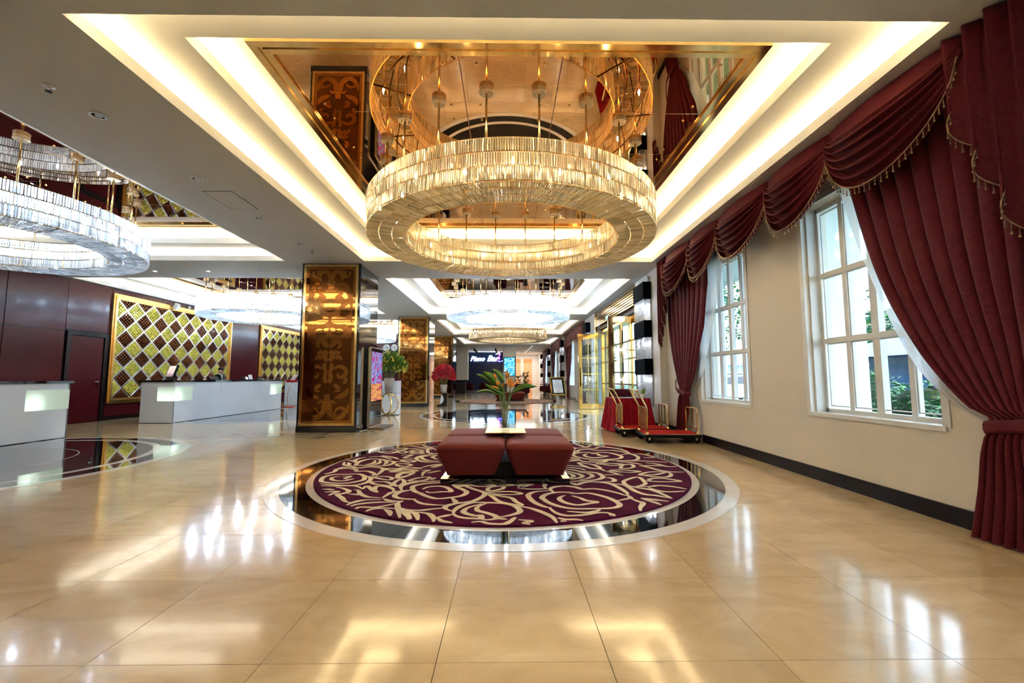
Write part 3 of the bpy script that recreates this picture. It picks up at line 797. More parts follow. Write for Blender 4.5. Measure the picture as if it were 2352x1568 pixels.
def rug_strokes(lines, rot=0, clip=None):
    m = MB()
    for li,ln in enumerate(lines):
        h, *pp = ln.split(); P = [tuple(float(v)/100 for v in q.split(',')) for q in pp]
        P = [p if hypot(*p) < 2.23 else (p[0]*2.23/hypot(*p), p[1]*2.23/hypot(*p)) for p in P]
        if rot: P = [(-x,-y) for x,y in P]
        if clip and not clip(P): continue
        closed = h in ('l','c')
        C_ = crom(P, 5, closed)
        if closed: C_.append(C_[0])
        n = len(C_); L = sum(hypot(C_[i+1][0]-C_[i][0], C_[i+1][1]-C_[i][1]) for i in range(n-1))
        wm = .036 if h != 'l' else .031
        pts = []
        for i,(x,y) in enumerate(C_):
            t = i/(n-1)
            dx = C_[min(i+1,n-1)][0]-C_[max(i-1,0)][0]; dy = C_[min(i+1,n-1)][1]-C_[max(i-1,0)][1]
            k = abs(dy)/(hypot(dx,dy) or 1)      # broader where the line runs front to back
            ww = wm*(.85+.65*k)
            if not closed: ww *= min(1, .35+1.6*min(t,1-t)*max(1,L/.5))
            r = hypot(x,y)
            pts.append((x,y,ww))
        m.ribbon(pts, rugfn, .003+.00002*li)
    return m
lines = RUG.strip().split('\n')
a = rug_strokes(lines)
b = rug_strokes(lines, 1, lambda P: all(p[1] > .75 and abs(p[0]) < 1.25 for p in P))
a.add(b.v, b.f)
a.build('rose_pattern', M_cream, rug)

# ---------------------------------------------------------------- ottoman
def make_ottoman(label, loc):
    root = thing('ottoman', label, 'ottoman', loc)
    MB().box(-.69,.69,-.69,.69,0,.055).build('plinth', M_blackgloss, root)
    MB().box(-.52,.52,-.52,.52,.055,.2).build('inner_base', M_black, root)
    for sx in (-1,1):
        for sy in (-1,1): MB().hull([(sx*.69,sy*.69,.0552),(sx*.55,sy*.69,.0552),(sx*.55,sy*.55,.0552),(sx*.69,sy*.55,.0552)][::sx*sy],[(sx*.69,sy*.69,.058),(sx*.55,sy*.69,.058),(sx*.55,sy*.55,.058),(sx*.69,sy*.55,.058)][::sx*sy]).build('gold_corner_plate', M_gold, root)
    for sx in (-1,1):
        for sy in (-1,1):
            hx, hy = .368, .378; cx_, cy_ = sx*.371, sy*.381
            rs = []
            for z,k,r in ((.085,.70,.03),(.095,.715,.05),(.20,.83,.06),(.30,.945,.07),(.345,.985,.08),(.365,1.0,.085),(.385,.995,.085),(.405,.97,.08),(.418,.92,.075),(.428,.78,.07),(.433,.5,.06),(.435,.2,.04)):
                rs.append(rrect(hx*k, hy*k, min(r, hx*k*.8), z, 5, (cx_, cy_)))
            o = MB().rings(rs).build('cushion', M_sofa, root, True)
            MB().tube([(p[0],p[1],.372) for p in rrect(hx*1.001,hy*1.001,.085,0,5,(cx_,cy_))], .0035, 5, True).build('seam_piping', M_sofa, o)
    return root
make_ottoman('large four-cushion burgundy ottoman on the rose rug in the middle of the hall', (-.02,5.34,.0255))
# ---------------------------------------------------------------- curtains
def bead_trim(pts, step=.055, L=.075):
    m = MB(); acc = 0
    m.tube(pts, .0055, 5)
    for a,b in zip(pts, pts[1:]):
        A,B = Vector(a), Vector(b); d = (B-A).length
        while acc < d:
            p = A.lerp(B, acc/d); l = L*random.uniform(.85,1.15)
            m.lathe([(.002,0),(.002,-l*.35),(.006,-l*.42),(.002,-l*.5),(.005,-l*.6),(.002,-l*.68),(.008,-l*.82),(.0075,-l*.93),(0,-l)], 5, p)
            acc += step
        acc -= d
    return m
M_trim = pm('gilt_bead_trim', (.30,.20,.12), .45, .5, var=.5, scale=40)
def swag(label, ya, yb, drop, X=3.36, top=3.645, group=None, nu=40, nv=60, cat='curtain swag'):
    root = thing('curtain_swag', label, cat, (X, (ya+yb)/2, top), 0, group)
    hw = (ya-yb)/2
    def fn(u, v):
        s = max(0., 4*u*(1-u))
        g = s**.58
        z = -(v**.95)*((.07+.10*u)*(1-g) + drop*g)
        spread = 1-.05*v
        y = (hw-2*hw*u)*spread
        fold = 0
        if v > .22:
            q = (v-.22)/.78; nf = 6.5
            ph = (q**.92*nf) % 1.0
            fold = (.5-.5*cos(2*pi*ph))**.8*min(1,q*8)*(.045+.06*g)
            z += -.030*sin(2*pi*ph)*g
        belly = sin(pi*u)**.8*(.05+.11*sin(pi*min(1,v*.75+.1)))
        x = -(.03+belly+fold+.02*(1-g)*v)
        return (x, y, z)
    nm = MB().grid(fn, nu, nv)
    o = nm.build('swag_cloth', M_velvet, root, True)
    md = o.modifiers.new('thick','SOLIDIFY'); md.thickness = .006
    edge = [fn(i/nu, 1.0) for i in range(nu+1)]
    stuff(bead_trim([(x-.004,y,z) for x,y,z in edge]).build('bead_trim', M_trim, root))
    return root
swag('nearest and largest burgundy swag, right of the picture below the ceiling', 4.22, 2.84, .80)
swag('second burgundy swag from the right, hanging partly over the wall between the windows', 5.24, 4.08, .82)
swag('third burgundy swag from the right, hanging just in front of the farther window', 6.52, 5.12, .80)
swag('fourth burgundy swag from the right, over the left part of the farther window', 7.54, 6.42, .82)
swag('last and smallest looking burgundy swag beside the white pilaster', 8.84, 7.42, .84)
def cascade(label, y0, y1, z_in, z_out, X, inner_first=True):
    """pleated tail; hem climbs from the outer edge (z_out, low) to the inner edge (z_in, high)"""
    root = thing('curtain_tail', label, 'curtain tail', (X, (y0+y1)/2, 3.64))
    n = 5; cy_ = (y0+y1)/2
    def hem(s):
        k = s*n; q = int(min(k, n-1)); f = k-q
        a = z_in+(z_out-z_in)*q/n; b = z_in+(z_out-z_in)*(q+1)/n
        return a+(b-a)*(.75*f if f < .5 else .375+(f-.5)*1.25)
    def fn(u, v):
        s = u; f = (s*n) % 1.0
        x = -.02-.10*(sin(pi*f)**.8)-.01*v
        y = y0+(y1-y0)*(s + .055*sin(2*pi*s*n)*(.4+.6*v))
        z = (hem(s)-3.64)*v
        return (x, y-cy_, z)
    o = MB().grid(fn, 60, 30).build('tail_cloth', M_velvet, root, True)
    o.modifiers.new('thick','SOLIDIFY').thickness = .006
    stuff(bead_trim([(x-.005,y,z) for x,y,z in (fn(i/60,1.) for i in range(61))], .05, .08).build('bead_trim', M_trim, root))
cascade('pleated burgundy tail with stepped bead hem at the far right edge', 3.0, 2.3, 3.15, 1.35, 3.345)
cascade('narrow pleated burgundy tail with zigzag bead hem beside the white pilaster', 8.52, 9.08, 2.95, 1.80, 3.35)
def drape(label, keys, X, n, tie, hook, mat=None, name='curtain', cat='curtain', amp=.05, lab2=None):
    mat = mat or M_velvet
    yc = sum(k[1]+k[2] for k in keys)/len(keys)/2
    root = thing(name, label, cat, (X, yc, 0))
    zs = [k[0] for k in keys]; zt, zb = max(zs), min(zs)
    nu, nv = n*12, 70
    sm = crom(sorted(keys), 8)
    ratio0 = abs(sm[-1][1]-sm[-1][2])
    def fn(u, v):
        z = zt+(zb-zt)*v
        a,b = lerp_keys(sm, z)
        wd = abs(a-b)
        s = u+.012*sin(5*v*pi+u*9)*.5
        A = amp*(.35+.65*min(1,wd/ratio0)) if z > .95 else amp*.9
        if abs(z-tie) < .12: A *= .35+.65*abs(z-tie)/.12
        ph = 2*pi*n*s
        x = .012-A*abs(sin(ph/2))**.85 - .03*math.exp(-((z-tie)/.25)**2)
        x += -.02*sin(3*u*pi+1)*v
        y = a+(b-a)*s + .3*(wd/n)*.25*sin(ph)
        return (x, y-yc, z)
    o = MB().grid(fn, nu, nv).build('drape_cloth', mat, root, True)
    if tie:
        a,b = lerp_keys(sm, tie)
        lo, hi = min(a,b)-yc, max(a,b)-yc
        sgn = 1 if hook-yc > 0 else -1
        st, en = (lo, hi) if sgn > 0 else (hi, lo)
        pts = [(-.02, st-sgn*.03, tie-.05)]+[(-.105, st+(en-st)*t, tie-.05+.06*t) for t in (.0,.25,.5,.75,1)]+[(-.06,(en+hook-yc)/2,tie+.08),(.03,hook-yc,tie+.2)]
        mb = MB(); P = crom(pts, 5)
        mb.rings([[(x,y,z-.045),(x-.012,y,z-.02),(x-.012,y,z+.02),(x,y,z+.045),(x+.008,y,z)] for x,y,z in P])
        mb.build('tieback', mat, root, True)
    return root
drape('big burgundy damask curtain at the right, beside the nearer window',
  [(3.6,4.24,1.75),(3.36,4.15,1.80),(2.14,3.84,2.05),(1.4,3.50,2.25),(1.0,3.18,2.45),(.88,2.99,2.52),(.80,2.98,2.5),(.6,3.05,2.42),(.34,3.10,2.35),(.012,3.17,2.3)], 3.425, 14, .86, 2.40, amp=.085)
drape('white sheer behind the big burgundy curtain at the right', [(3.6,4.42,3.4),(3.12,4.33,3.2),(2.1,4.01,3.0),(1.33,3.67,2.9),(.94,3.33,2.8),(.80,3.10,2.75),(.5,3.12,2.7),(.012,3.2,2.7)], 3.505, 9, 0, 0, M_sheer, 'sheer_curtain', 'sheer curtain', .010)
drape('narrow burgundy damask curtain by the white pilaster, tied back beside the farther window',
  [(3.6,8.98,7.1),(2.85,8.96,7.18),(2.12,8.90,7.37),(1.53,8.74,7.66),(1.15,8.55,7.85),(.95,8.40,7.97),(.86,8.36,8.02),(.6,8.50,8.10),(.3,8.58,8.22),(.012,8.62,8.27)], 3.435, 9, .90, 8.75, amp=.065)
drape('white sheer behind the narrow burgundy curtain by the pilaster', [(3.6,7.6,6.75),(2.9,7.6,6.85),(1.67,7.9,7.42),(1.2,8.05,7.70),(.95,8.15,7.95),(.85,8.15,8.0),(.5,8.0,7.80),(.012,7.98,7.72)], 3.505, 6, 0, 0, M_sheer, 'sheer_curtain', 'sheer curtain', .010)
# far bays: pleated valance, curtain, sheer
names = ['first', 'second', 'third']
for q,(a,b) in enumerate(BAYS):
    lab = ['just beyond the open glass doors','in the middle window bay down the hall','in the farthest window bay']
    def vfn(u,v,a=a,b=b):
        n = 9; f = (u*n) % 1
        hang = .55+.55*abs(2*u-1)**2.5+.12*sin(pi*f)
        return (-.05-.07*sin(pi*f)**.7*(.5+.5*v)+.014*sin(2*pi*v*5)*sin(pi*f), a+(b-a)*u, -hang*v)
    t = thing('window_valance', 'swagged burgundy valance '+lab[q], 'valance', (3.42,0,3.64))
    MB().grid(vfn, 108, 24).build('valance_cloth', M_velvet, t, True)
    stuff(bead_trim([(x-.004,y,z) for x,y,z in (vfn(i/108,1.) for i in range(109))], .12, .1).build('bead_trim', M_trim, t))
    drape('burgundy curtain tied back low '+lab[q], [(3.6,b-.05,b-2.4),(2.4,b-.1,b-2.1),(1.5,b-.3,b-1.6),(.9,b-.55,b-.95),(.5,b-.5,b-1.0),(.012,b-.45,b-1.1)], 3.45, 8, .9, b-.25)
    drape('second burgundy curtain nearer the camera '+lab[q], [(3.6,a+1.6,a+.1),(2.4,a+1.4,a+.15),(1.5,a+1.1,a+.3),(.9,a+.85,a+.5),(.5,a+.9,a+.45),(.012,a+1.0,a+.4)], 3.45, 6, .9, a+.2)
    drape('white sheer across the windows '+lab[q], [(3.6,b-.4,a+.4),(1.8,b-.4,a+.4),(.012,b-.4,a+.4)], 3.515, 16, 0, 0, M_sheer, 'sheer_curtain', 'sheer curtain', .008)

# ---------------------------------------------------------------- wall sconces: black box shades and crystal strings
def sconce(label, y0, shades, big=True):
    root = thing('crystal_sconce', label, 'wall sconce', (3.38, y0+.4, 0))
    for za,zb in ((3.0,3.41),(2.10,2.50),(1.23,1.60))[:shades]:
        s = MB(); x0,x1 = -.19,-.002; t=.012
        s.box(x0,x0+t,-.4,.4,za,zb); s.box(x0,x1,-.4,-.4+t,za,zb); s.box(x0,x1,.4-t,.4,za,zb); s.box(x0+t,x1,-.4+t,.4-t,za+.03,za+.04); s.box(x0+t,x1,-.4+t,.4-t,zb-.04,zb-.03)
        s.build('black_shade', M_black_fab, root)
    c = MB(); n = 26 if big else 16
    for za,zb in ((2.48,3.02),(1.58,2.12),(.58,1.25)):
        strings = [(-.165,-.37+.74*i/n) for i in range(n+1)]+[(-.165+.15*i/5,s*.37) for i in range(1,6) for s in (-1,1)]
        st = .030 if big else .05
        for x,y in strings:
            m = int((zb-za)/st)
            for k in range(m):
                z = za+st*(k+.5); r = .0105 if big else .016
                c.add([(x,y,z+st*.5),(x,y,z-st*.5),(x+r,y,z),(x-r,y,z),(x,y+r,z),(x,y-r,z)], [(0,2,4),(0,4,3),(0,3,5),(0,5,2),(1,4,2),(1,3,4),(1,5,3),(1,2,5)])
    stuff(c.build('crystal_strings', M_cry_s, root))
    MB().box(-.03,-.002,-.38,.38,.5,3.42).build('back_plate', M_silver, root)
    for za in ((2.98,2.08,1.21) if big else (2.98,1.21)):
        for yy in ((-.2,.2) if big else (0,)):
            d = bpy.data.lights.new('sconce_lamp','POINT'); d.energy = .5 if big else 1.5; d.color = (.85,.92,1); d.shadow_soft_size = .03
            lo = bpy.data.objects.new('sconce_lamp', d); COL.objects.link(lo); lo.location = (3.38-.095, y0+.4+yy, za-.1)
sconce('crystal wall sconce with three black box shades on the pilaster behind the red table', 9.85, 3)
sconce('crystal sconce with black shades beyond the open glass doors', 17.2, 3, False)
sconce('crystal sconce with black shades between the first two far window bays', 25.3, 3, False)
sconce('crystal sconce with black shades between the last two window bays', 33.3, 3, False)
sconce('farthest crystal sconce with black shades at the end of the window wall', 40.6, 3, False)
t = thing('control_box', 'small beige control box with a wire above the nearest black sconce shade', 'control box', (3.38,9.97,3.5))
MB().hull(rrect(.03,.05,.01,-.07,2,(-.03,0)), rrect(.03,.05,.01,.06,2,(-.03,0))).build('housing', M_wall, t)
MB().tube(crom([(-.03,0,.06),(-.05,.02,.1),(-.03,.05,.145)],5), .004, 5).build('wire', M_black, t)

# ---------------------------------------------------------------- entrance: louvre, glass wall, gold doors
e = thing('entrance_screen', 'gold framed glass entrance screen with louvred header behind the red table', 'entrance', (3.75, 13.65, 0))
def gbar(nm, x0,x1,y0,y1,z0,z1, m=M_gold): return MB().box(x0,x1,y0,y1,z0,z1).build(nm, m, e)
ya, yb = 11.05-13.65, 16.3-13.65
for s,(p,q) in enumerate(((ya,ya+.12),(yb-.12,yb))): gbar('gold_jamb', -.38,-.30,p,q,0,3.64); gbar('jamb_lining', -.30,.0,p+.05,q-.02,0,3.64, M_trim_w)
for k in range(7): MB().hull([(-.36,ya+.12,3.10+.075*k),(-.36,yb-.12,3.10+.075*k),(-.24,yb-.12,3.13+.075*k),(-.24,ya+.12,3.13+.075*k)],[(-.36,ya+.12,3.145+.075*k),(-.36,yb-.12,3.145+.075*k),(-.24,yb-.12,3.17+.075*k),(-.24,ya+.12,3.17+.075*k)]).build('louvre_slat', M_brass, e)
gbar('header_back', -.22,-.2,ya+.12,yb-.12,3.08,3.64, M_bronze_dk)
gbar('transom_rail', -.20,.1,ya+.12,yb-.12,2.84,2.94)
gbar('track_box', -.26,.0,ya+.12,yb-.12,2.96,3.07, M_black)
nb = 5; wy = (yb-ya-.24)/nb
for k in range(nb+1):
    y = ya+.12+wy*k
    if k in (2,3) or True: gbar('mullion', .0,.08,y-.03,y+.03,0,2.84)
for k in range(nb):
    y = ya+.12+wy*k
    gbar('glass_pane', .035,.045,y+.03,y+wy-.03,.1,2.84, M_doorglass)
    for zz in (.06,.95,1.75,2.3): gbar('glazing_rail', .01,.07,y+.03,y+wy-.03,zz-.025,zz+.025)
    gbar('transom_glass', .035,.045,y+.01,y+wy-.01,2.94,3.1, M_doorglass)
def leaf(label, y, x0, x1, ang=0):
    w = x1-x0; root = thing('glass_door', label, 'door', (x0, y, 0), ang)
    H = 2.8; t = .13
    f = MB(); f.box(0,t,-.035,.035,.012,H); f.box(w-t,w,-.035,.035,.012,H); f.box(t,w-t,-.035,.035,.012,.2); f.box(t,w-t,-.035,.035,H-.17,H)
    f.build('gold_frame', M_gold, root)
    b = .014
    for k in (1,2): MB().box(t+(w-2*t)*k/3-.018,t+(w-2*t)*k/3+.018,-.022,.022,.2,H-.17).build('glazing_bar', M_gold, root)
    for zz in (.72,1.3,1.9): MB().box(t,w-t,-.022,.022,zz-.016,zz+.016).build('glazing_rail', M_gold, root)
    for k in range(3):
        for za,zb in ((.2,.704),(.736,1.284),(1.316,1.884),(1.916,H-.17)):
            MB().box(t+(w-2*t)*k/3+.018*(k>0),t+(w-2*t)*(k+1)/3-.018*(k<2),-.004,.004,za,zb).build('glass_pane', M_doorglass, root)
    h = MB(); h.tube(crom([(.065,-.036,.85),(.065,-.085,.9),(.065,-.095,1.2),(.065,-.085,1.5),(.065,-.036,1.55)],5),.016,8)
    h.tube(crom([(.065,.036,.85),(.065,.085,.9),(.065,.095,1.2),(.065,.085,1.5),(.065,.036,1.55)],5),.016,8)
    h.build('door_handle', M_bronze_dk, root)
leaf('open gold framed glass door standing farther away, left of the other', 15.95, 2.66, 3.66, radians(1))
leaf('open gold framed glass door right behind the red skirted table', 11.35, 2.70, 3.72, radians(1))
x = thing('exit_sign', 'small green lit exit sign on the gold louvres above the glass doors', 'sign', (3.37,14.2,3.18))
MB().box(-.02,.02,-.17,.17,-.08,.08).build('sign_case', M_silver, x)
M_exit = mat_emit('exit_green', (.15,.85,.42), .28); MB().box(-.024,-.0205,-.155,.155,-.068,.068).build('sign_face', M_exit, x)
def text_mesh(body, size, mat, parent, M4, name='lettering', shear=0, ext=.004, bold=0):
    cu = bpy.data.curves.new('t', 'FONT'); cu.body = body; cu.size = size; cu.shear = shear; cu.extrude = ext; cu.offset = bold; cu.align_x = 'CENTER'; cu.align_y = 'CENTER'; cu.resolution_u = 3
    to = bpy.data.objects.new('t', cu); COL.objects.link(to)
    me = bpy.data.meshes.new_from_object(to.evaluated_get(bpy.context.evaluated_depsgraph_get()))
    bpy.data.objects.remove(to); bpy.data.curves.remove(cu)
    me.materials.clear(); me.materials.append(mat); me.name = name
    o = link(name, me, parent); o.matrix_local = M4; return o
M_wlet = mat_emit('white_letters', (1,1,1), .4)
def facing_minus_x(x,y,z): return Matrix.Translation((x,y,z)) @ Matrix.Rotation(-pi/2,4,'Z') @ Matrix.Rotation(pi/2,4,'X')
text_mesh('EXIT', .10, M_wlet, x, facing_minus_x(-.027,0,0))

# ---------------------------------------------------------------- outdoors
grass = MB().box(3.9,60,-20,70,-.12,-.05).build('lawn', pm('lawn_grass', (.13,.18,.10), .9, var=.4, scale=3)); struct(grass)
M_out = pm('white_render', (.78,.82,.86), .7, var=.03)
for y,l in ((6.55,'white square portico column seen through the left panes of the nearer window'),(10.6,'white square portico column seen through the farther window')):
    t = thing('portico_column', l, 'column', (5.0,y,-.05)); MB().box(-.3,.3,-.35,.35,0,3.9).build('shaft', M_out, t); MB().box(-.36,.36,-.41,.41,0,.25).build('base', M_out, t)
so = MB().box(3.86,6.2,-2,18.5,3.75,3.95); so = so.build('portico_soffit', M_out); struct(so)
def bush(label, c, r, h, n, mats, name='hedge', cat='hedge', flat=.8, group=None, lsz=.09):
    root = thing(name, label, cat, c, 0, group)
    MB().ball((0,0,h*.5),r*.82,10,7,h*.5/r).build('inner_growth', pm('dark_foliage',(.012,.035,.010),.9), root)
    for k,m in enumerate(mats):
        f = MB()
        for _ in range(n//len(mats)):
            th = random.uniform(0,2*pi); ph = math.acos(random.uniform(-.85,1)); rr = r*random.uniform(.78,1.05)
            p = Vector((rr*sin(ph)*cos(th), rr*sin(ph)*sin(th), h*.5+h*.5*random.uniform(.8,1.05)*cos(ph)))
            d = Vector((cos(th),sin(th),random.uniform(-.3,.8))).normalized(); s = Vector((-sin(th),cos(th),random.uniform(-.4,.4))).normalized()
            L = lsz*random.uniform(.7,1.3); w = L*.32
            f.add([p, p+d*L*.5+s*w, p+d*L, p+d*L*.5-s*w], [(0,1,2,3)])
        stuff(f.build('foliage', m, root))
    return root
M_h1 = pm('hedge_leaf', (.035,.13,.035), .6, var=.3); M_h2 = pm('hedge_leaf_light', (.09,.26,.06), .6, var=.3); M_h3 = pm('blue_green_leaf', (.03,.16,.12), .6, var=.3)
bush('clipped round hedge low in the nearer window, second pane column', (7.4,9.05,-.06), .80, 1.5, 1500, [M_h1,M_h2])
bush('clipped hedge low in the nearer window, third pane column', (7.2,7.3,-.06), .68, 1.15, 1300, [M_h1,M_h2])
bush('clipped hedge low in the nearer window by the curtain edge', (6.6,5.6,-.06), .85, 1.2, 1300, [M_h1,M_h2])
def tree(label, c, h, r, n, mats, group=None, sz=.28):
    root = thing('garden_tree', label, 'tree', c, 0, group)
    MB().tube(crom([(0,0,0),(.1,.05,h*.3),(-.05,.1,h*.6),(0,0,h*.85)],4), [.16,.15,.14,.13,.12,.11,.1,.09,.08,.07,.06,.05,.04], 7).build('trunk', pm('bark',(.10,.065,.04),.9,var=.4), root)
    cl = [(random.uniform(-r,r)*.7, random.uniform(-r,r)*.7, h*random.uniform(.5,.95), r*random.uniform(.35,.6)) for _ in range(9)]
    for k,m in enumerate(mats):
        f = MB()
        for _ in range(n//len(mats)):
            x,y,z,rr = random.choice(cl); th = random.uniform(0,2*pi); ph = math.acos(random.uniform(-1,1))
            p = Vector((x+rr*sin(ph)*cos(th), y+rr*sin(ph)*sin(th), z+rr*.7*cos(ph)))
            d = Vector((random.uniform(-1,1),random.uniform(-1,1),random.uniform(-.6,.6))).normalized(); s = d.cross(Vector((0,0,1))).normalized()
            L = sz*random.uniform(.6,1.3)
            f.add([p,p+d*L*.5+s*L*.3,p+d*L,p+d*L*.5-s*L*.3],[(0,1,2,3)])
        stuff(f.build('crown', m, root))
tree('green tree rising in the middle panes of the nearer window', (14.5,18.2,-.06), 5.2, 1.9, 2600, [M_h2,M_h3])
tree('large green tree filling the panes of the farther window', (11.5,24.5,-.06), 6.8, 2.9, 3600, [M_h2,M_h3,M_h1])
tree('lighter palm-like tree at the right of the nearer window', (19.2,21.2,-.06), 4.6, 1.7, 2200, [M_h2,M_h1])
tree('low tree beyond the glass entrance', (7.4,34.5,-.06), 4.5, 1.7, 2000, [M_h2,M_h1])
h = thing('garden_pavilion', 'dark blue roofed pavilion behind the hedges in the nearer window', 'building', (11.2,10.2,-.06))
M_bluer = pm('blue_roof_tiles', (.02,.06,.16), .35, var=.3, scale=6); M_bluew = pm('blue_glass_wall', (.03,.10,.24), .2, var=.2)
MB().box(-1.6,1.6,-2.0,2.4,0,1.75).build('wall', M_bluew, h); MB().hull([(-2,-2.4,1.75),(2,-2.4,1.75),(2,2.8,1.75),(-2,2.8,1.75)],[(-.3,-.4,2.5),(.3,-.4,2.5),(.3,.9,2.5),(-.3,.9,2.5)]).build('roof', M_bluer, h)
h = thing('neighbour_building', 'pale blue two storey building with balustrades beyond the farther window', 'building', (16.5,34,-.06))
M_nb = pm('pale_blue_render', (.42,.52,.62), .7, var=.1)
MB().box(-4,4,-1.5,1.5,0,3.4).build('wall', M_nb, h); MB().box(-4.2,4.2,-1.8,1.7,1.55,1.7).build('balcony', M_out, h)
for k in range(18):
    MB().lathe([(.05,1.7),(.09,1.85),(.04,2.05),(.06,2.2)],7,(-4+.47*k,-1.7,0)).build('baluster', M_out, h)
MB().box(-4.2,4.2,-1.8,-1.6,2.2,2.3).build('handrail', M_out, h)
for k in range(5): MB().box(-3.6+1.55*k,-2.7+1.55*k,-1.53,-1.48,.4,1.3).build('window', M_bluew, h)
t = thing('parked_car', 'white car parked outside the farther window', 'car', (11.6,22.2,-.05), radians(15))
M_car = pm('white_car_paint', (.80,.82,.85), .15, coat=.8, var=.02)
prof = [(-2.1,.25),(-2.15,.62),(-1.6,.85),(-1.1,1.32),(.5,1.38),(1.25,.92),(2.0,.80),(2.1,.45),(2.05,.25)]
MB().hull([(a,-.8,b) for a,b in prof],[(a,.8,b) for a,b in prof]).build('body', M_car, t)
for sx in (-1.3,1.3):
    for sy in (-.8,.8): MB().tube([(sx,sy-.08,.30),(sx,sy+.08,.30)],.31,14).build('wheel', M_rubber, t)
MB().hull([(a,-.815,b) for a,b in ((-1.05,.9),(-.85,1.25),(.4,1.3),(.95,.92))],[(a,.815,b) for a,b in ((-1.05,.9),(-.85,1.25),(.4,1.3),(.95,.92))]).build('side_windows', M_blackgloss, t)
# ---------------------------------------------------------------- reception: diamond glass walls
def make_diamond_wall(label, y0, y1, z0=.45, z1=3.50):
    root = thing('diamond_glass_wall', label, 'wall panel', (XL+.02, (y0+y1)/2, 0))
    hy = (y1-y0)/2; fw = .15
    f = MB()
    for dx,a,b in ((.055,0,.06),(.085,.05,.11),(.05,.10,.15)):
        f.box(0,dx,-hy+a,-hy+b,z0+a,z1-a); f.box(0,dx,hy-b,hy-a,z0+a,z1-a); f.box(0,dx,-hy+b,hy-b,z0+a,z0+b); f.box(0,dx,-hy+b,hy-b,z1-b,z1-a)
    f.build('gold_frame', M_gold_soft, root)
    MB().box(0,.006,-hy+fw,hy-fw,z0+fw,z1-fw).build('backing', M_black, root)
    W_ = 2*(hy-fw); H_ = z1-z0-2*fw; nx, nz = 8, 5; w = W_/nx; h = H_/nz
    Y0 = -hy+fw; Z0 = z0+fw
    def diamond(clip, mat):
        bm = bmesh.new(); n = 5; a, b = w*.5*.90, h*.5*.90
        def P(s,t,x): return (x, (s-t)*a, (s+t-1)*b)    # s,t in 0..1
        def add(vs, fs):
            V = [bm.verts.new(v) for v in vs]
            for q in fs: bm.faces.new([V[i] for i in q])
        add([P(0,0,.02),P(1,0,.02),P(1,1,.02),P(0,1,.02)], [(0,1,2,3)])
        for i in range(n):
            for j in range(n):
                cs,ct = (i+.5)/n,(j+.5)/n; r = .5/n
                lo = [P(cs+r*.92*cos(2*pi*k/8)*1.08, ct+r*.92*sin(2*pi*k/8)*1.08, .021) for k in range(8)]
                mi = [P(cs+r*.5*cos(2*pi*k/8), ct+r*.5*sin(2*pi*k/8), .060) for k in range(8)]
                add(lo+mi, [(k,(k+1)%8,8+(k+1)%8,8+k) for k in range(8)]+[tuple(range(8,16))])
        for ax,sg in clip:
            no = [0,0,0]; no[ax] = sg
            bmesh.ops.bisect_plane(bm, geom=bm.verts[:]+bm.edges[:]+bm.faces[:], plane_co=(0,0,0), plane_no=no, clear_outer=True)
        me = bpy.data.meshes.new('glass_diamond'); bm.to_mesh(me); bm.free(); me.materials.append(mat); return me
    cache = {}
    for kind,mat in ((0,M_dy),(1,M_db)):
        for i in range(nx+1-kind):
            for j in range(nz+kind):
                cl = []
                if kind == 0:
                    if i == 0: cl = [(1,-1)]
                    elif i == nx: cl = [(1,1)]
                    y, z = Y0+i*w, Z0+(j+.5)*h
                else:
                    if j == 0: cl = [(2,-1)]
                    elif j == nz: cl = [(2,1)]
                    y, z = Y0+(i+.5)*w, Z0+j*h
                key = (kind, tuple(cl))
                if key not in cache: cache[key] = diamond(cl, mat)
                link('glass_diamond', cache[key], root, (0,y,z))
    ang = atan2(h, w); L = hypot(w,h)/2
    bars = {}
    for s in (-1,1):
        m = MB(); dy, dz = cos(ang)*L/2, s*sin(ang)*L/2; py, pz = -s*sin(ang)*.047, cos(ang)*.047
        bot = [(.018,-dy-py,-dz-pz),(.018,dy-py,dz-pz),(.018,dy+py,dz+pz),(.018,-dy+py,-dz+pz)]
        top = [(.05,-dy-py*.3,-dz-pz*.3),(.05,dy-py*.3,dz-pz*.3),(.05,dy+py*.3,dz+pz*.3),(.05,-dy+py*.3,-dz+pz*.3)]
        bars[s] = m.hull(bot, top).mesh('bevelled_bar', M_bevel)
    for i in range(nx*2):
        for j in range(nz*2):
            y, z = Y0+(i+.5)*w/2, Z0+(j+.5)*h/2
            link('bevelled_bar', bars[1 if (i+j) % 2 == 1 else -1] if False else bars[1 if ((i % 2) == (j % 2)) else -1], root, (0,y,z))
    return root
M_dy = pm('citrine_glass', (.95,.74,.16), .16, .45, var=.35, scale=20, coat=.4)
M_db = pm('smoky_brown_glass', (.21,.075,.022), .10, .7, var=.4, scale=20, coat=.4)
M_bevel = pm('bevelled_mirror_strip', (.80,.85,.92), .22, 1, var=.1, scale=5)
make_diamond_wall('large gold framed wall of yellow and brown glass diamonds behind the second reception desk', 11.80, 16.92)
make_diamond_wall('second gold framed diamond glass wall, half hidden by the nearest pillar', 18.88, 23.9)

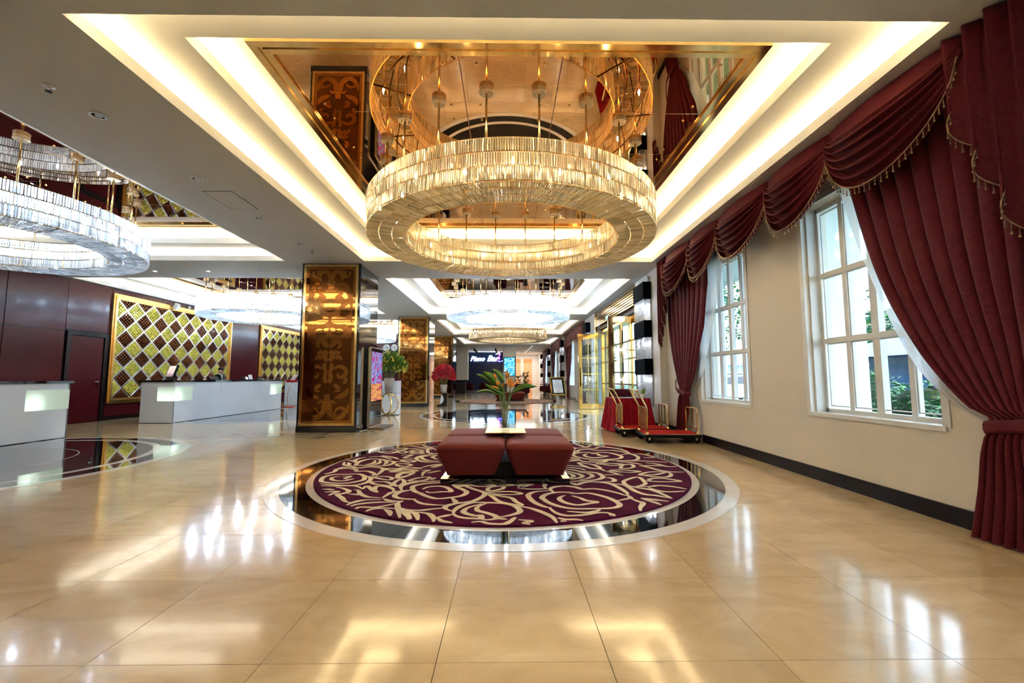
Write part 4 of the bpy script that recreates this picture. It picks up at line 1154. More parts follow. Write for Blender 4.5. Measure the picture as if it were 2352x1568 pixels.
def desk(label, y0, y1, splits, boxes, x0=-9.38, x1=-8.54):
    root = thing('reception_desk', label, 'reception desk', ((x0+x1)/2,(y0+y1)/2,0))
    hx, hy = (x1-x0)/2, (y1-y0)/2
    MB().box(-hx+.01,hx-.022,-hy+.022,hy-.022,0,1.05).build('core', M_black, root)
    ys = [-hy]+[s-(y0+y1)/2 for s in splits]+[hy]
    bz0, bz1 = .56, .93
    def sheet(y_a, y_b, holes):
        for a,b in holes: pass
    for a,b in zip(ys, ys[1:]):
        MB().hull([(hx-.022,a+.002,.012),(hx-.022,b-.002,.012),(hx-.022,b-.002,1.05),(hx-.022,a+.002,1.05)],[(hx,a+.0035,.0135),(hx,b-.0035,.0135),(hx,b-.0035,1.0485),(hx,a+.0035,1.0485)]).build('front_panel', M_whitegloss, root)
    MB().box(-hx,hx-.0,-hy-.001,-hy+.021,.012,1.05).build('end_panel', M_whitegloss, root)
    MB().box(-hx,hx-.0,hy-.021,hy+.001,.012,1.05).build('end_panel', M_whitegloss, root)
    MB().hull(rrect(hx+.03,hy+.06,.01,1.05,2), rrect(hx+.03,hy+.06,.01,1.095,2)).build('countertop', M_black_stone, root)
    for (a,b,end,gl) in boxes:
        a -= (y0+y1)/2; b -= (y0+y1)/2
        m = MB().box(hx-.004,hx+.006,a,b,bz0,bz1)
        if end: m.box(hx-.42,hx+.004,-hy-.006,-hy+.002,bz0,bz1)
        m.v = [(x,y-(gl-(y0+y1)/2),z-.66) for x,y,z in m.v]
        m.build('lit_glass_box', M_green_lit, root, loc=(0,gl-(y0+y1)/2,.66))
        # lamp glow spot is painted into the glass emission; no lamp stands behind
    return root
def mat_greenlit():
    k = N('frosted_glass_painted_glow'); k.b.inputs['Base Color'].default_value = (.60,.74,.62,1); k.b.inputs['Roughness'].default_value = .2
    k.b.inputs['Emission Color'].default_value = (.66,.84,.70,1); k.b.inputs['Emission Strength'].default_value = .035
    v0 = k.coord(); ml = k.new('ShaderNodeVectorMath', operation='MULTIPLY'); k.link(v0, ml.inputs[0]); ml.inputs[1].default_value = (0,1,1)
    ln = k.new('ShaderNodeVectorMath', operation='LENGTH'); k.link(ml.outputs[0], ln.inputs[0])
    em = k.ramp(ln.outputs['Value'], [(0,(.35,)*3),(.10,(.18,)*3),(.26,(.05,)*3),(.5,(.03,)*3)]); k.link(em, k.b.inputs['Emission Strength'])  # painted lamp glow: emission brightest at the object origin, fading outwards
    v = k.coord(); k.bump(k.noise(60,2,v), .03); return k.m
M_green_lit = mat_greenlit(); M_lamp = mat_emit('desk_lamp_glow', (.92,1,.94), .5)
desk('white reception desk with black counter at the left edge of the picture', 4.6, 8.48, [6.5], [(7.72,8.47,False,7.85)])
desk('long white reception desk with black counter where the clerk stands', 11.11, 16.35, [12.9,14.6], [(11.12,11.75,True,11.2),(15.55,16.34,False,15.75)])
t = thing('monitor', 'tilted desk monitor showing a pale picture on the near end of the long reception desk', 'monitor', (-9.15,11.75,1.095), radians(-28))
MB().box(-.13,.13,-.09,.09,0,.02).build('stand_base', M_black, t)
MB().box(-.02,.02,.0,.03,.02,.12).build('stand_neck', M_black, t)
m = MB().hull([(-.20,-.05,.06),(.20,-.05,.06),(.20,.0,.06),(-.20,.0,.06)],[(-.20,.05,.40),(.20,.05,.40),(.20,.1,.40),(-.20,.1,.40)]); m.build('monitor_case', M_black, t)
def mat_screen_pale():
    k = N('pale_screen'); v = k.coord('Object'); sp = k.new('ShaderNodeSeparateXYZ'); k.link(v, sp.inputs[0])
    n = k.noise(6,3,v); a = k.new('ShaderNodeMath', operation='MULTIPLY_ADD'); k.link(n,a.inputs[0]); a.inputs[1].default_value=.12; k.link(sp.outputs[2],a.inputs[2])
    c = k.ramp(a.outputs[0],[(.12,(.55,.36,.36)),(.2,(.33,.25,.28)),(.26,(.75,.58,.52)),(.42,(.85,.74,.66))])
    e = k.new('ShaderNodeEmission', Strength=.18); k.link(c,e.inputs[0]); k.link(e.outputs[0],k.out.inputs[0]); return k.m
M_pale = mat_screen_pale()
MB().hull([(-.17,-.0475,.10),(.17,-.0475,.10),(.17,-.046,.10),(-.17,-.046,.10)],[(-.17,.0435,.385),(.17,.0435,.385),(.17,.046,.385),(-.17,.046,.385)]).build('screen', M_pale, t)
for lab,y,x,w in (('low black desk screen left of the clerk',13.35,-9.05,.42),('low black desk screen right of the clerk',15.0,-9.1,.34),('low black desk screen near the far end of the long reception desk',15.95,-9.1,.3)):
    t = thing('desk_screen', lab, 'monitor', (x,y,1.095))
    MB().box(-.05,.05,-.08,.08,0,.012).build('foot', M_black, t)
    MB().hull([(-.02,-w/2,.012),(.03,-w/2,.012),(.03,w/2,.012),(-.02,w/2,.012)],[(-.10,-w/2+.02,.11),(-.07,-w/2+.02,.11),(-.07,w/2-.02,.11),(-.10,w/2-.02,.11)]).build('screen_case', M_blackgloss, t)
t = thing('paper_holder', 'clear holder with white leaflet on the long reception desk', 'leaflet holder', (-9.0,15.15,1.095))
MB().box(-.04,.04,-.1,.1,0,.012).build('holder_base', M_glass, t); MB().hull([(-.01,-.1,.012),(.0,-.1,.012),(.0,.1,.012),(-.01,.1,.012)],[(-.05,-.1,.17),(-.04,-.1,.17),(-.04,.1,.17),(-.05,.1,.17)]).build('leaflet', M_paper, t)

# ---------------------------------------------------------------- clerk
def skin_body(name, verts, edges, radii, mat, parent, sub=1, root=0):
    me = bpy.data.meshes.new(name); me.from_pydata(verts, edges, []); me.update()
    o = bpy.data.objects.new(name, me); COL.objects.link(o)
    md = o.modifiers.new('s','SKIN'); md.use_smooth_shade = True
    for i,r in enumerate(radii):
        r = r if isinstance(r, tuple) else (r,r); me.skin_vertices[0].data[i].radius = r
    me.skin_vertices[0].data[root].use_root = True
    if sub: o.modifiers.new('d','SUBSURF').levels = sub
    dg = bpy.context.evaluated_depsgraph_get(); m2 = bpy.data.meshes.new_from_object(o.evaluated_get(dg))
    bpy.data.objects.remove(o); m2.materials.clear(); m2.materials.append(mat)
    m2.polygons.foreach_set('use_smooth',[True]*len(m2.polygons)); m2.name = name
    return link(name, m2, parent)
P = thing('person', 'person in black suit, white shirt and dark tie looking down behind the long reception desk', 'person', (-9.87,14.70,0), radians(-80))
# local: +y is facing, z up; slim clerk about 1.55 m tall with bowed head
V = [(0,0,.80),(0,.015,.98),(0,.03,1.13),(0,.04,1.235),(0,.055,1.30),
     (.15,.03,1.22),(.20,.05,1.02),(.16,.22,.93),(.12,.32,.96),
     (-.15,.03,1.22),(-.20,.05,1.02),(-.16,.22,.93),(-.12,.32,.96),
     (.085,0,.76),(.09,.02,.42),(.09,0,.07),(.09,.10,.035),(-.085,0,.76),(-.09,.02,.42),(-.09,0,.07),(-.09,.10,.035)]
E_ = [(0,1),(1,2),(2,3),(3,4),(3,5),(5,6),(6,7),(7,8),(3,9),(9,10),(10,11),(11,12),(0,13),(13,14),(14,15),(15,16),(0,17),(17,18),(18,19),(19,20)]
Rr = [(.145,.10),(.14,.10),(.155,.105),(.12,.085),(.05,.05),.06,.05,.04,.032,.06,.05,.04,.032,.085,.06,.045,.04,.085,.06,.045,.04]
skin_body('body', V, E_, Rr, M_suit, P, 2)
hd = MB(); rs = []
for z,rx,ry,yo in ((-.115,.028,.03,.05),(-.10,.042,.05,.03),(-.07,.058,.07,.012),(-.03,.068,.082,.004),(.01,.073,.09,0),(.05,.074,.092,-.004),(.085,.064,.080,-.008),(.11,.042,.055,-.01),(.122,.012,.016,-.01)):
    rs.append([(rx*cos(2*pi*k/16), yo+ry*sin(2*pi*k/16), z) for k in range(16)])
hd.rings(rs)
hd.hull([(-.016,.085,-.045),(.016,.085,-.045),(.013,.075,-.05),(-.013,.075,-.05)],[(-.007,.086,.01),(.007,.086,.01),(.005,.075,.015),(-.005,.075,.015)]) ; hd.hull([(-.016,.084,-.045),(.016,.084,-.045),(.01,.112,-.04),(-.01,.112,-.04)],[(-.009,.084,-.01),(.009,.084,-.01),(.005,.098,-.015),(-.005,.098,-.015)])
for s in (-1,1): hd.ball((s*.074,-.005,-.01),.022,8,5,1.4)
head = hd.build('head', M_skin, P, True); head.location = (0,.085,1.395); head.rotation_euler = (radians(-28),0,0)
hr = MB(); rs = []
for z,k in ((.0,1.02),(.03,1.04),(.06,1.04),(.09,1.0),(.112,.8),(.128,.3)):
    rs.append([(.073*k*cos(2*pi*q/16), (-.028 if sin(2*pi*q/16) > .0 and z < .05 else -.006)+.088*k*sin(2*pi*q/16)*(.55 if sin(2*pi*q/16) > .2 and z < .045 else 1), z) for q in range(16)])
hr.rings(rs); hr.build('hair', M_hair, head, True)
ey = MB()
for s in (-1,1): ey.ball((s*.028,.082,.004),.009,8,5,.6); ey.box(s*.028-.016,s*.028+.016,.084,.090,.020,.026)
ey.box(-.02,.02,.076,.083,-.071,-.065); ey.build('face_features', M_hair, head)
MB().lathe([(.055,0),(.05,.05)],14,(0,.06,1.265)).build('shirt_collar', M_paper, P, True)
MB().hull([(-.045,.115,1.26),(.045,.115,1.26),(0,.135,1.08)],[(-.045,.15,1.27),(.045,.15,1.27),(0,.158,1.08)]).build('shirt_front', M_paper, P)
MB().hull([(-.018,.16,1.26),(.018,.16,1.26),(.025,.172,1.08),(-.025,.172,1.08)],[(-.012,.165,1.26),(.012,.165,1.26),(.018,.177,1.08),(-.018,.177,1.08)]).build('tie', M_hair, P)
for s in (-1,1):
    Hm = MB(); Hm.rings([[(s*.12+a*.032,.33+d,.965+b*.014) for a,b in ((-1,-1),(1,-1),(1,1),(-1,1))] for d in (0,.045,.08)])
    for q in range(4): Hm.tube([(s*.12-.024+.016*q,.405,.965),(s*.12-.025+.0165*q,.435,.962),(s*.12-.025+.0165*q,.455+.008*(q in(1,2)),.945)],.0075,6)
    Hm.tube([(s*.12-s*.03,.35,.965),(s*.12-s*.055,.385,.96),(s*.12-s*.05,.41,.95)],.009,6)
    Hm.build('hand', M_skin, P, True)

# red topped stand and white post past the desk end
t = thing('red_bar_stool', 'red topped stand on a curved chrome stem past the end of the long reception desk', 'stool', (-8.72,17.25,0))
MB().lathe([(.24,0),(.24,.02),(.05,.035),(.02,.04)],24).build('red_base', M_red, t)
MB().tube(crom([(0,0,.03),(-.05,0,.35),(.02,0,.75),(.14,0,1.0)],6),.018,8).build('curved_stem', M_chrome, t)
MB().rings([rrect(.17,.17,.08,.98,4,(.1,0)),rrect(.2,.2,.1,1.02,4,(.1,0)),rrect(.19,.19,.1,1.07,4,(.12,0))]).build('red_seat', M_red, t, True)
MB().hull([(.1,-.15,1.05),(.13,-.15,1.05),(.13,.15,1.05),(.1,.15,1.05)],[(.26,-.12,1.28),(.28,-.12,1.28),(.28,.12,1.28),(.26,.12,1.28)]).build('white_back', M_paper, t)
desk('white desk end showing behind the red topped stand by the nearest pillar', 18.2, 21.2, [19.7], [])
t = thing('white_counter', 'small white counter with dark red top behind the vase of yellow buds', 'counter', (-3.98,14.75,0))
MB().hull(rrect(.27,.3,.01,0,2), rrect(.27,.3,.01,1.06,2)).build('cabinet', M_whitegloss, t); MB().hull(rrect(.28,.31,.01,1.06,2), rrect(.28,.31,.01,1.14,2)).build('counter_top', M_maroon, t)
t = None
for k,x in enumerate((-7.62,-7.14)):
    t = thing('wall_clock', ('left','right')[k]+' of the two round white clocks on the dark wall between the pillars', 'clock', (x,26.98,3.06), 0, None)
    MB().tube([(0,.0,0),(0,-.03,0)],.21,28).build('clock_case', M_silver, t); MB().tube([(0,-.03,0),(0,-.034,0)],.19,28).build('dial', M_paper, t)
    hn = MB(); hn.box(-.006,.006,-.04,-.036,-.02,.13); hn.box(-.02,.09,-.044,-.04,-.006,.006); hn.build('hands', M_black, t)
    t = thing('clock_label', 'small white name plate under the '+('left','right')[k]+' wall clock', 'sign', (x,26.98,2.75)); MB().box(-.16,.16,-.02,.0,-.035,.035).build('plate', M_paper, t)

# ---------------------------------------------------------------- display totem by the pillar
def mat_poster(name, stops, scale, vec, dist, st):
    k = N(name); v = k.coord('Object', vec); f = k.noise(scale, 5, v, .7, dist)
    e = k.new('ShaderNodeEmission', Strength=st); k.link(k.ramp(f, stops), e.inputs[0]); k.link(e.outputs[0], k.out.inputs[0]); return k.m
M_kiosk = mat_poster('kiosk_artwork', [(.25,(.01,.02,.25)),(.40,(.05,.12,.55)),(.47,(.35,.45,.65)),(.53,(.20,.05,.35)),(.60,(.60,.03,.06)),(.75,(.06,.03,.30))], 2.4, (1,1.3,1.6), 2.0, .17)
M_kiosk2 = mat_poster('kiosk_artwork_lower', [(.25,(.03,.03,.45)),(.4,(.45,.02,.08)),(.55,(.75,.45,.12)),(.65,(.55,.03,.10)),(.8,(.04,.06,.6))], 5, (1,.4,5), 1.2, .17)
t = thing('display_totem', 'tall black digital display totem with colourful screen beside the nearest pillar', 'display', (-3.10,10.2,0))
hw = .46
MB().hull(rrect(.20,hw-.02,.06,0,3,(.13,0)), rrect(.19,hw-.03,.06,.025,3,(.13,0))).build('base_plate', M_bronze_dk, t)
def yz(o, r, z0, z1, x):   # rounded rectangle in the YZ plane
    return [(x, p[0], p[1]+(z0+z1)/2) for p in [(q[0],q[1]) for q in rrect(o, (z1-z0)/2, r, 0, 5)]]
MB().rings([yz(hw,.06,.025,1.86,-.055), yz(hw,.06,.025,1.86,0)]).build('bezel', pm('champagne_aluminium',(.66,.56,.44),.3,.9), t)
MB().rings([yz(hw-.015,.05,.045,1.845,0), yz(hw-.015,.05,.045,1.845,.004)]).build('glass_front', M_blackgloss, t)
MB().box(.0042,.0055,-hw+.06,hw-.06,1.02,1.76).build('screen_upper', M_kiosk, t); MB().box(.0042,.0055,-hw+.06,hw-.06,.62,1.02).build('screen_lower', M_kiosk2, t)
M_cab = MB().tube(crom([(-.03,-.4,.03),(-.04,-.52,.012),(-.06,-.7,.008),(-.075,-.82,.01),(-.06,-.86,.03)],6),.006,5).build('power_cable', M_silver, t)

# ---------------------------------------------------------------- vase table with yellow buds
t = thing('console_table', 'round glass table on interlocking gold rings right of the display totem', 'table', (-3.72,13.55,0))
MB().lathe([(.34,0),(.34,.025),(.33,.03)],32).build('base', M_black_stone, t)
for k in range(3):
    a = pi*k/3+.25
    MB().tube([(.30*cos(q)*cos(a)+.08*cos(a+pi/2), .30*cos(q)*sin(a)+.08*sin(a+pi/2), .345+.315*sin(q)) for q in [2*pi*i/40 for i in range(40)]], .022, 8, True).build('gold_ring', M_gold, t)
MB().lathe([(.46,.66),(.47,.665),(.47,.685),(.46,.69)],40).build('glass_top', M_doorglass, t)
def bouquet(label, loc, vprof, vmat, fol, flowers, r, h, z0, nl, nf, lf, group=None, cat='flower arrangement', fsz=.05):
    t = thing('flower_arrangement', label, cat, loc)
    MB().lathe(vprof, 26).build('vase', vmat, t, True)
    def spray(mat, n, L, wd, out, nm, lo=-.25):
        f = MB()
        for _ in range(n):
            th = random.uniform(0,2*pi); u = random.uniform(lo,1); rr = r*random.uniform(*out)
            s_ = sqrt(max(0,1-u*u)); p = Vector((rr*s_*cos(th), rr*s_*sin(th), z0+h*.42+h*.55*u*random.uniform(*out)))
            d = (p-Vector((0,0,z0))).normalized()+Vector((random.uniform(-.5,.5),random.uniform(-.5,.5),random.uniform(-.2,.5))); d.normalize()
            s = d.cross(Vector((random.uniform(-1,1),random.uniform(-1,1),random.uniform(-1,1)))).normalized(); n_ = d.cross(s)
            l = L*random.uniform(.7,1.3)
            f.add([p, p+d*l*.45+s*wd*l-n_*.1*l, p+d*l, p+d*l*.45-s*wd*l-n_*.1*l, p+d*l*.5], [(0,1,4),(1,2,4),(4,2,3),(0,4,3)])
        return stuff(f.build(nm, mat, t))
    for k,m in enumerate(fol): spray(m, nl//len(fol), lf, .16, (.55,1.0), 'foliage')
    stt = MB()
    for _ in range(26):
        a = random.uniform(0,2*pi); stt.tube([(0.02*cos(a),.02*sin(a),z0-.1),(r*.4*cos(a),r*.4*sin(a),z0+h*.3),(r*.75*cos(a),r*.75*sin(a),z0+h*.6)],.006,5)
    stuff(stt.build('stems', M_stem, t))
    spray(flowers, nf, fsz, .25, (.8,1.08), 'blossoms', -.3)
    return t
M_vase_grey = pm('ribbed_grey_ceramic', (.42,.37,.33), .4, var=.25, scale=14, vec=(4,4,.3))
bouquet('green leaves and yellow lily buds in a grey vase on the gold ring table', (-3.72,13.55,.69), [(.10,0),(.12,.02),(.145,.25),(.165,.46),(.155,.46),(.13,.2)], M_vase_grey, [M_leaf,M_leaf2], M_yellow, .49, .80, .42, 1500, 260, .17, fsz=.12)
t = thing('pedestal', 'dark maroon pedestal with a crescent cut-out under the red flowers', 'pedestal', (-2.64,17.75,0))
c = [(-.22,0),(.17,0),(.17,.54),(-.05,.54)]+[(-.05+.02*sin(q)-.0, .54-.44*q/1.57) if False else (-.02+.0*q, .5) for q in ()]
arc = [(-.05,.50),(.02,.40),(.05,.30),(.03,.20),(-.04,.12),(-.13,.075),(-.22,.06)]
MB().hull([(a,-.17,b) for a,b in c[:3]+arc+[c[0]]][:-1],[(a,.17,b) for a,b in c[:3]+arc+[c[0]]][:-1]).build('pedestal_body', M_dark_wood, t)
MB().hull([(a-.0,-.16,b) for a,b in arc[:6]]+[(-.10,-.16,.12),(-.06,-.16,.45)],[(a,.16,b) for a,b in arc[:6]]+[(-.10,.16,.12),(-.06,.16,.45)]).build('white_crescent', M_paper, t)
bouquet('bunch of bright red flowers in a grey pot on the maroon pedestal', (-2.62,17.75,.54), [(.09,0),(.11,.02),(.15,.34),(.14,.34),(.1,.1)], M_vase_grey, [M_grey_leaf,M_redfl], M_redfl, .42, .82, .30, 700, 900, .12, fsz=.12)

# ---------------------------------------------------------------- vase with heliconias on a gold tray on the ottoman
t = thing('gold_tray', 'square gold tray on a black block in the middle of the ottoman', 'tray', (-.02,5.34,.4605))
MB().box(-.11,.11,-.11,.11,0,.035).build('black_block', M_black, t)
MB().rings([rrect(.235,.235,.012,.035,2),rrect(.245,.245,.012,.042,2),rrect(.24,.24,.012,.048,2)]).build('tray_plate', M_gold, t)
t = thing('heliconia_vase', 'clear glass vase of orange heliconias and long green leaves on the gold tray', 'flower arrangement', (-.02,5.34,.5090))
MB().lathe([(.0,0),(.048,0),(.05,.006),(.05,.31),(.0465,.31),(.0455,.03),(0,.025)],24).build('glass_vase', M_vase, t, True)
MB().cyl((0,0,0),.0445,.026,.13,18).build('water', mat_glass('vase_water',(.88,.95,.93),.02), t)
def w2(px,py,dy=0): return Vector(((px-1165)/980*5.3+.02, dy, 1.15+(868-py)/980*5.3-.5090))
M_heli = pm('heliconia_leaf', (.07,.20,.02), .3, var=.4, scale=10, spec=.4)
LEAVES = [((1089,902),(1118,897),(1146,906),.03,.05),((1094,858),(1122,872),(1151,893),.05,.0),((1108,853),(1132,868),(1157,898),.075,-.04),((1129,847),(1146,858),(1158,878),.055,.08),((1112,879),(1134,893),(1155,905),.04,-.10),((1224,883),(1200,885),(1178,896),.035,.06),((1233,887),(1203,889),(1173,904),.045,-.05)]
for tip,mid,base,wd,dy in LEAVES:
    T,Mi,B = w2(*tip,dy*1.6), w2(*mid,dy), w2(*base,dy*.4); mid_line = crom([tuple(B),tuple(Mi),tuple(T)],7)
    f = MB(); n = len(mid_line); rs = []
    for i,p in enumerate(mid_line):
        p = Vector(p); a = Vector(mid_line[max(i-1,0)]); b = Vector(mid_line[min(i+1,n-1)]); d = (b-a).normalized(); s = d.cross(Vector((0,1,0))).normalized()
        q = i/(n-1); w = wd*.62*(sin(pi*min(1,.08+q*.94))**.75)
        rs.append([p+s*w+Vector((0,.012,0)), p-Vector((0,.006,0)), p-s*w+Vector((0,.02,0)), p+Vector((0,.004,0))])
    f.rings(rs); lf = f.build('leaf', M_heli, t, True)
    MB().tube([tuple(B), tuple((B+Vector((0,0,.12)))*.5 if False else (B.x*.35,B.y*.5,.30)), (B.x*.1,B.y*.2,.03)],.006,5).build('leaf_stalk', M_stem, t)
FL = [((1135,857),(1138,868)),((1141,861),(1138,868)),((1146,873),(1144,886)),((1139,872),(1144,886)),((1128,885),(1146,892)),((1155,879),(1154,891)),((1159,851),(1164,869)),((1166,848),(1162,869)),((1171,854),(1164,869)),((1174,865),(1172,888)),((1180,869),(1173,888)),((1188,875),(1173,890)),((1162,871),(1169,888)),((1168,866),(1169,880))]
for k,(a,b) in enumerate(FL):
    dy = (-.10,-.03,-.07,-.12)[k % 4]; A,B = w2(*a,dy), w2(*b,dy*.6)
    MB().tube([tuple(B),tuple(B.lerp(A,.4)),tuple(B.lerp(A,.75)),tuple(A)],[.006,.015,.011,.001],7).build('orange_bract', M_orange, t, True)
    if k in (0,2,4,5,6,9,11): MB().tube(crom([tuple(B),(B.x*.45,B.y*.5,.31),(B.x*.15-.01,0,.03)],4),.0045,5).build('stem', M_stem, t)

# ---------------------------------------------------------------- luggage carts
def cart(label, loc, rz=0):
    t = thing('luggage_cart', label, 'luggage cart', loc, rz)
    hx, hy = .50, .33
    MB().rings([rrect(hx,hy,.05,.105,4),rrect(hx+.012,hy+.012,.055,.12,4),rrect(hx+.012,hy+.012,.055,.145,4),rrect(hx,hy,.05,.158,4)]).build('bumper_deck', M_rubber, t)
    MB().rings([rrect(hx-.008,hy-.008,.045,.158,4),rrect(hx-.014,hy-.014,.04,.164,4)]).build('gold_edge', M_brass, t)
    MB().rings([rrect(hx-.022,hy-.022,.035,.164,4),rrect(hx-.024,hy-.024,.035,.170,4)]).build('red_carpet', M_redcarpet, t)
    for sx in (-1,1):
        for sy in (-1,1):
            x,y = sx*(hx-.09), sy*(hy-.05)
            wh = MB().tube([(x-.0,y-.018,.064),(x,y+.018,.064)],.063,18).build('wheel', M_rubber, t)
            fk = MB(); fk.box(x-.018,x+.018,y-.028,y-.023,.06,.105); fk.box(x-.018,x+.018,y+.023,y+.028,.06,.105); fk.box(x-.03,x+.03,y-.03,y+.03,.10,.106); fk.tube([(x,y-.03,.064),(x,y+.03,.064)],.008,6); fk.build('caster_fork', M_silver, wh)
    # low rail at +x, tall bent handle at -x
    r = .0145
    lo = crom([(hx-.06,-hy+.05,.165),(hx-.06,-hy+.05,.52)],4)+[(hx-.06,-hy+.055,.57),(hx-.06,-hy+.075,.60),(hx-.06,-hy+.11,.612),(hx-.06,hy-.11,.612),(hx-.06,hy-.075,.60),(hx-.06,hy-.055,.57),(hx-.06,hy-.05,.52),(hx-.06,hy-.05,.165)]
    rail = MB().tube(lo, r, 8).build('end_rail', M_brass, t, True)
    MB().tube([(hx-.06,-hy+.05,.25),(hx-.06,hy-.05,.25)],.010,7).build('cross_bar', M_brass, rail)
    for k in (1,2): MB().tube([(hx-.06,-hy+.05+(2*hy-.1)*k/3,.25),(hx-.06,-hy+.05+(2*hy-.1)*k/3,.61)],.010,7).build('upright', M_brass, rail)
    x = -hx+.06
    hi = [(x,-hy+.05,.165),(x,-hy+.05,.60),(x-.02,-hy+.05,.66),(x-.15,-hy+.05,.90),(x-.17,-hy+.06,.925),(x-.185,-hy+.10,.935),(x-.185,hy-.10,.935),(x-.17,hy-.06,.925),(x-.15,hy-.05,.90),(x-.02,hy-.05,.66),(x,hy-.05,.60),(x,hy-.05,.165)]
    rail = MB().tube(hi, r, 8).build('push_handle', M_brass, t, True)
    for z in (.25,.62): MB().tube([(x,-hy+.05,z),(x,hy-.05,z)],.010,7).build('cross_bar', M_brass, rail)
    for k in (1,2,3): MB().tube([(x,-hy+.05+(2*hy-.1)*k/4,.25),(x,-hy+.05+(2*hy-.1)*k/4,.62)],.010,7).build('upright', M_brass, rail)
    ft = MB()
    for sx in (x, hx-.06):
        for sy in (-1,1): ft.lathe([(.032,.168),(.03,.18),(.018,.2)],12,(sx,sy*(hy-.05),0))
    ft.build('post_collar', M_brass, t)
    return t
cart('brass luggage cart with red carpet deck, nearer one in front by the wall', (2.94,7.90,0), radians(-3))
cart('brass luggage cart with red carpet deck, farther one right behind the first cart', (2.72,8.72,0), radians(-3))

# ---------------------------------------------------------------- red skirted table with its things
t = thing('skirted_table', 'table with long pleated red skirt beside the luggage carts', 'table', (2.68,9.58,0))
hx, hy = .39, .36
MB().rings([rrect(hx,hy,.03,.70,4),rrect(hx,hy,.03,.715,4)]).build('table_top', M_red, t)
def skirt(u, v):
    P = rrect(1,1,.08,0,6); n = len(P); q = u*n; i = int(q) % n; f = q-int(q); a,b = P[i], P[(i+1)%n]
    X,Y = a[0]+(b[0]-a[0])*f, a[1]+(b[1]-a[1])*f
    return X,Y
per = [(-1,-1),(1,-1),(1,1),(-1,1)]
def sk(u,v):
    s = (u*4) % 4; e = int(s) % 4; f = s-int(s); a,b = per[e], per[(e+1)%4]
    X,Y = (a[0]+(b[0]-a[0])*f)*hx, (a[1]+(b[1]-a[1])*f)*hy
    nx,ny = ((0,-1),(1,0),(0,1),(-1,0))[e]
    k = .02*v+.055*v+.020*(.35+.65*v)*sin(2*pi*u*44)+.008*sin(2*pi*u*19+1)
    X += nx*k; Y += ny*k
    X *= 1+.08*v; Y *= 1+.08*v
    return (X, Y, .712-.685*v)
MB().grid(sk, 352, 8).build('skirt', M_red, t, True)
t = thing('plant_pot', 'small green succulent in a white pot on the red skirted table', 'potted plant', (2.96,9.32,.716))
MB().lathe([(.038,0),(.05,.09),(.045,.09),(.04,.075),(0,.075)],18).build('pot', M_paper, t)
for k in range(13):
    a = k*2.4; l = .09+.04*(k%3); MB().tube([(0,0,.075),(.03*cos(a),.03*sin(a),.075+l*.5),(.055*cos(a)*(1+k%2*.3),.055*sin(a),.075+l)],[.008,.012,.001],5,flat=.5).build('leaf', M_leaf2, t, True)
t = thing('leaflet_stand', 'white upright leaflet stand beside the succulent on the red table', 'leaflet stand', (2.86,9.42,.716))
MB().box(-.05,.05,-.03,.03,0,.01).build('foot', M_paper, t); MB().box(-.055,.055,-.004,.004,.01,.17).build('leaflet', M_paper, t)
M_bluep = pm('blue_printed_paper', (.30,.42,.60), .5, var=.6, scale=30)
t = thing('brochure_stack', 'spread of blue and white brochures on the red skirted table', 'brochures', (2.62,9.45,.716)); MB().hull(rrect(.12,.16,.004,0,1), rrect(.12,.16,.004,.012,1)).build('brochures', M_bluep, t)
t = thing('chair', 'dark red backed chair standing behind the red skirted table', 'chair', (2.86,10.35,0))
for sx in (-1,1):
    for sy in (-1,1): MB().tube([(sx*.19,sy*.19,0),(sx*.18,sy*.18,.44)],.016,7).build('leg', M_dark_wood, t)
MB().rings([rrect(.21,.21,.04,.44,3),rrect(.22,.22,.05,.48,3),rrect(.2,.2,.05,.5,3)]).build('seat', M_maroon, t, True)
MB().rings([rrect(.21,.02,.018,.5,3,(0,.2)),rrect(.21,.02,.018,.86,3,(0,.23)),rrect(.19,.015,.014,.88,3,(0,.235))]).build('backrest', M_maroon, t, True)
t = thing('black_box', 'low black box with silver edge below the nearest crystal sconce', 'box', (3.293,9.62,0)); MB().box(-.07,.09,-.13,.13,0,.16).build('box', M_black, t); MB().box(-.085,.095,-.15,.15,.16,.19).build('lid', M_silver, t)

# ---------------------------------------------------------------- notice stand
t = thing('notice_stand', 'gold framed notice on a steel post standing on the floor before the glass doors', 'sign', (2.03,17.3,0), radians(12))
MB().rings([rrect(.26,.2,.01,0,2),rrect(.26,.2,.01,.04,2),rrect(.2,.15,.01,.045,2),rrect(.2,.15,.01,.08,2)]).build('base', M_gold, t)
MB().tube([(0,.0,.08),(0,.0,.5)],.045,14).build('post', M_silver, t)
B4 = Matrix.Translation((0,-.02,.82)) @ Matrix.Rotation(radians(-22),4,'X')
def tb(nm, x0,x1,y0,y1,z0,z1,m):
    o = MB().box(x0,x1,y0,y1,z0,z1).build(nm, m, t); o.matrix_local = B4; return o
tb('back_board',-.30,.30,0,.03,-.37,.37,M_gold)
f = MB()
for a in ((-.32,-.26,-.39,.39),(.26,.32,-.39,.39)): f.box(a[0],a[1],-.03,.005,a[2],a[3])
f.box(-.26,.26,-.03,.005,-.39,-.33); f.box(-.26,.26,-.03,.005,.33,.39)
o = f.build('gold_frame', M_gold, t); o.matrix_local = B4
tb('black_mount',-.26,.26,-.012,-.002,-.33,.33,M_black); pg = tb('notice_page',-.20,.20,-.016,-.012,-.28,.28,M_paper)
M_ink = pm('grey_ink',(.35,.33,.36),.7); M_inkr = pm('red_ink',(.55,.05,.08),.7)
ln = MB()
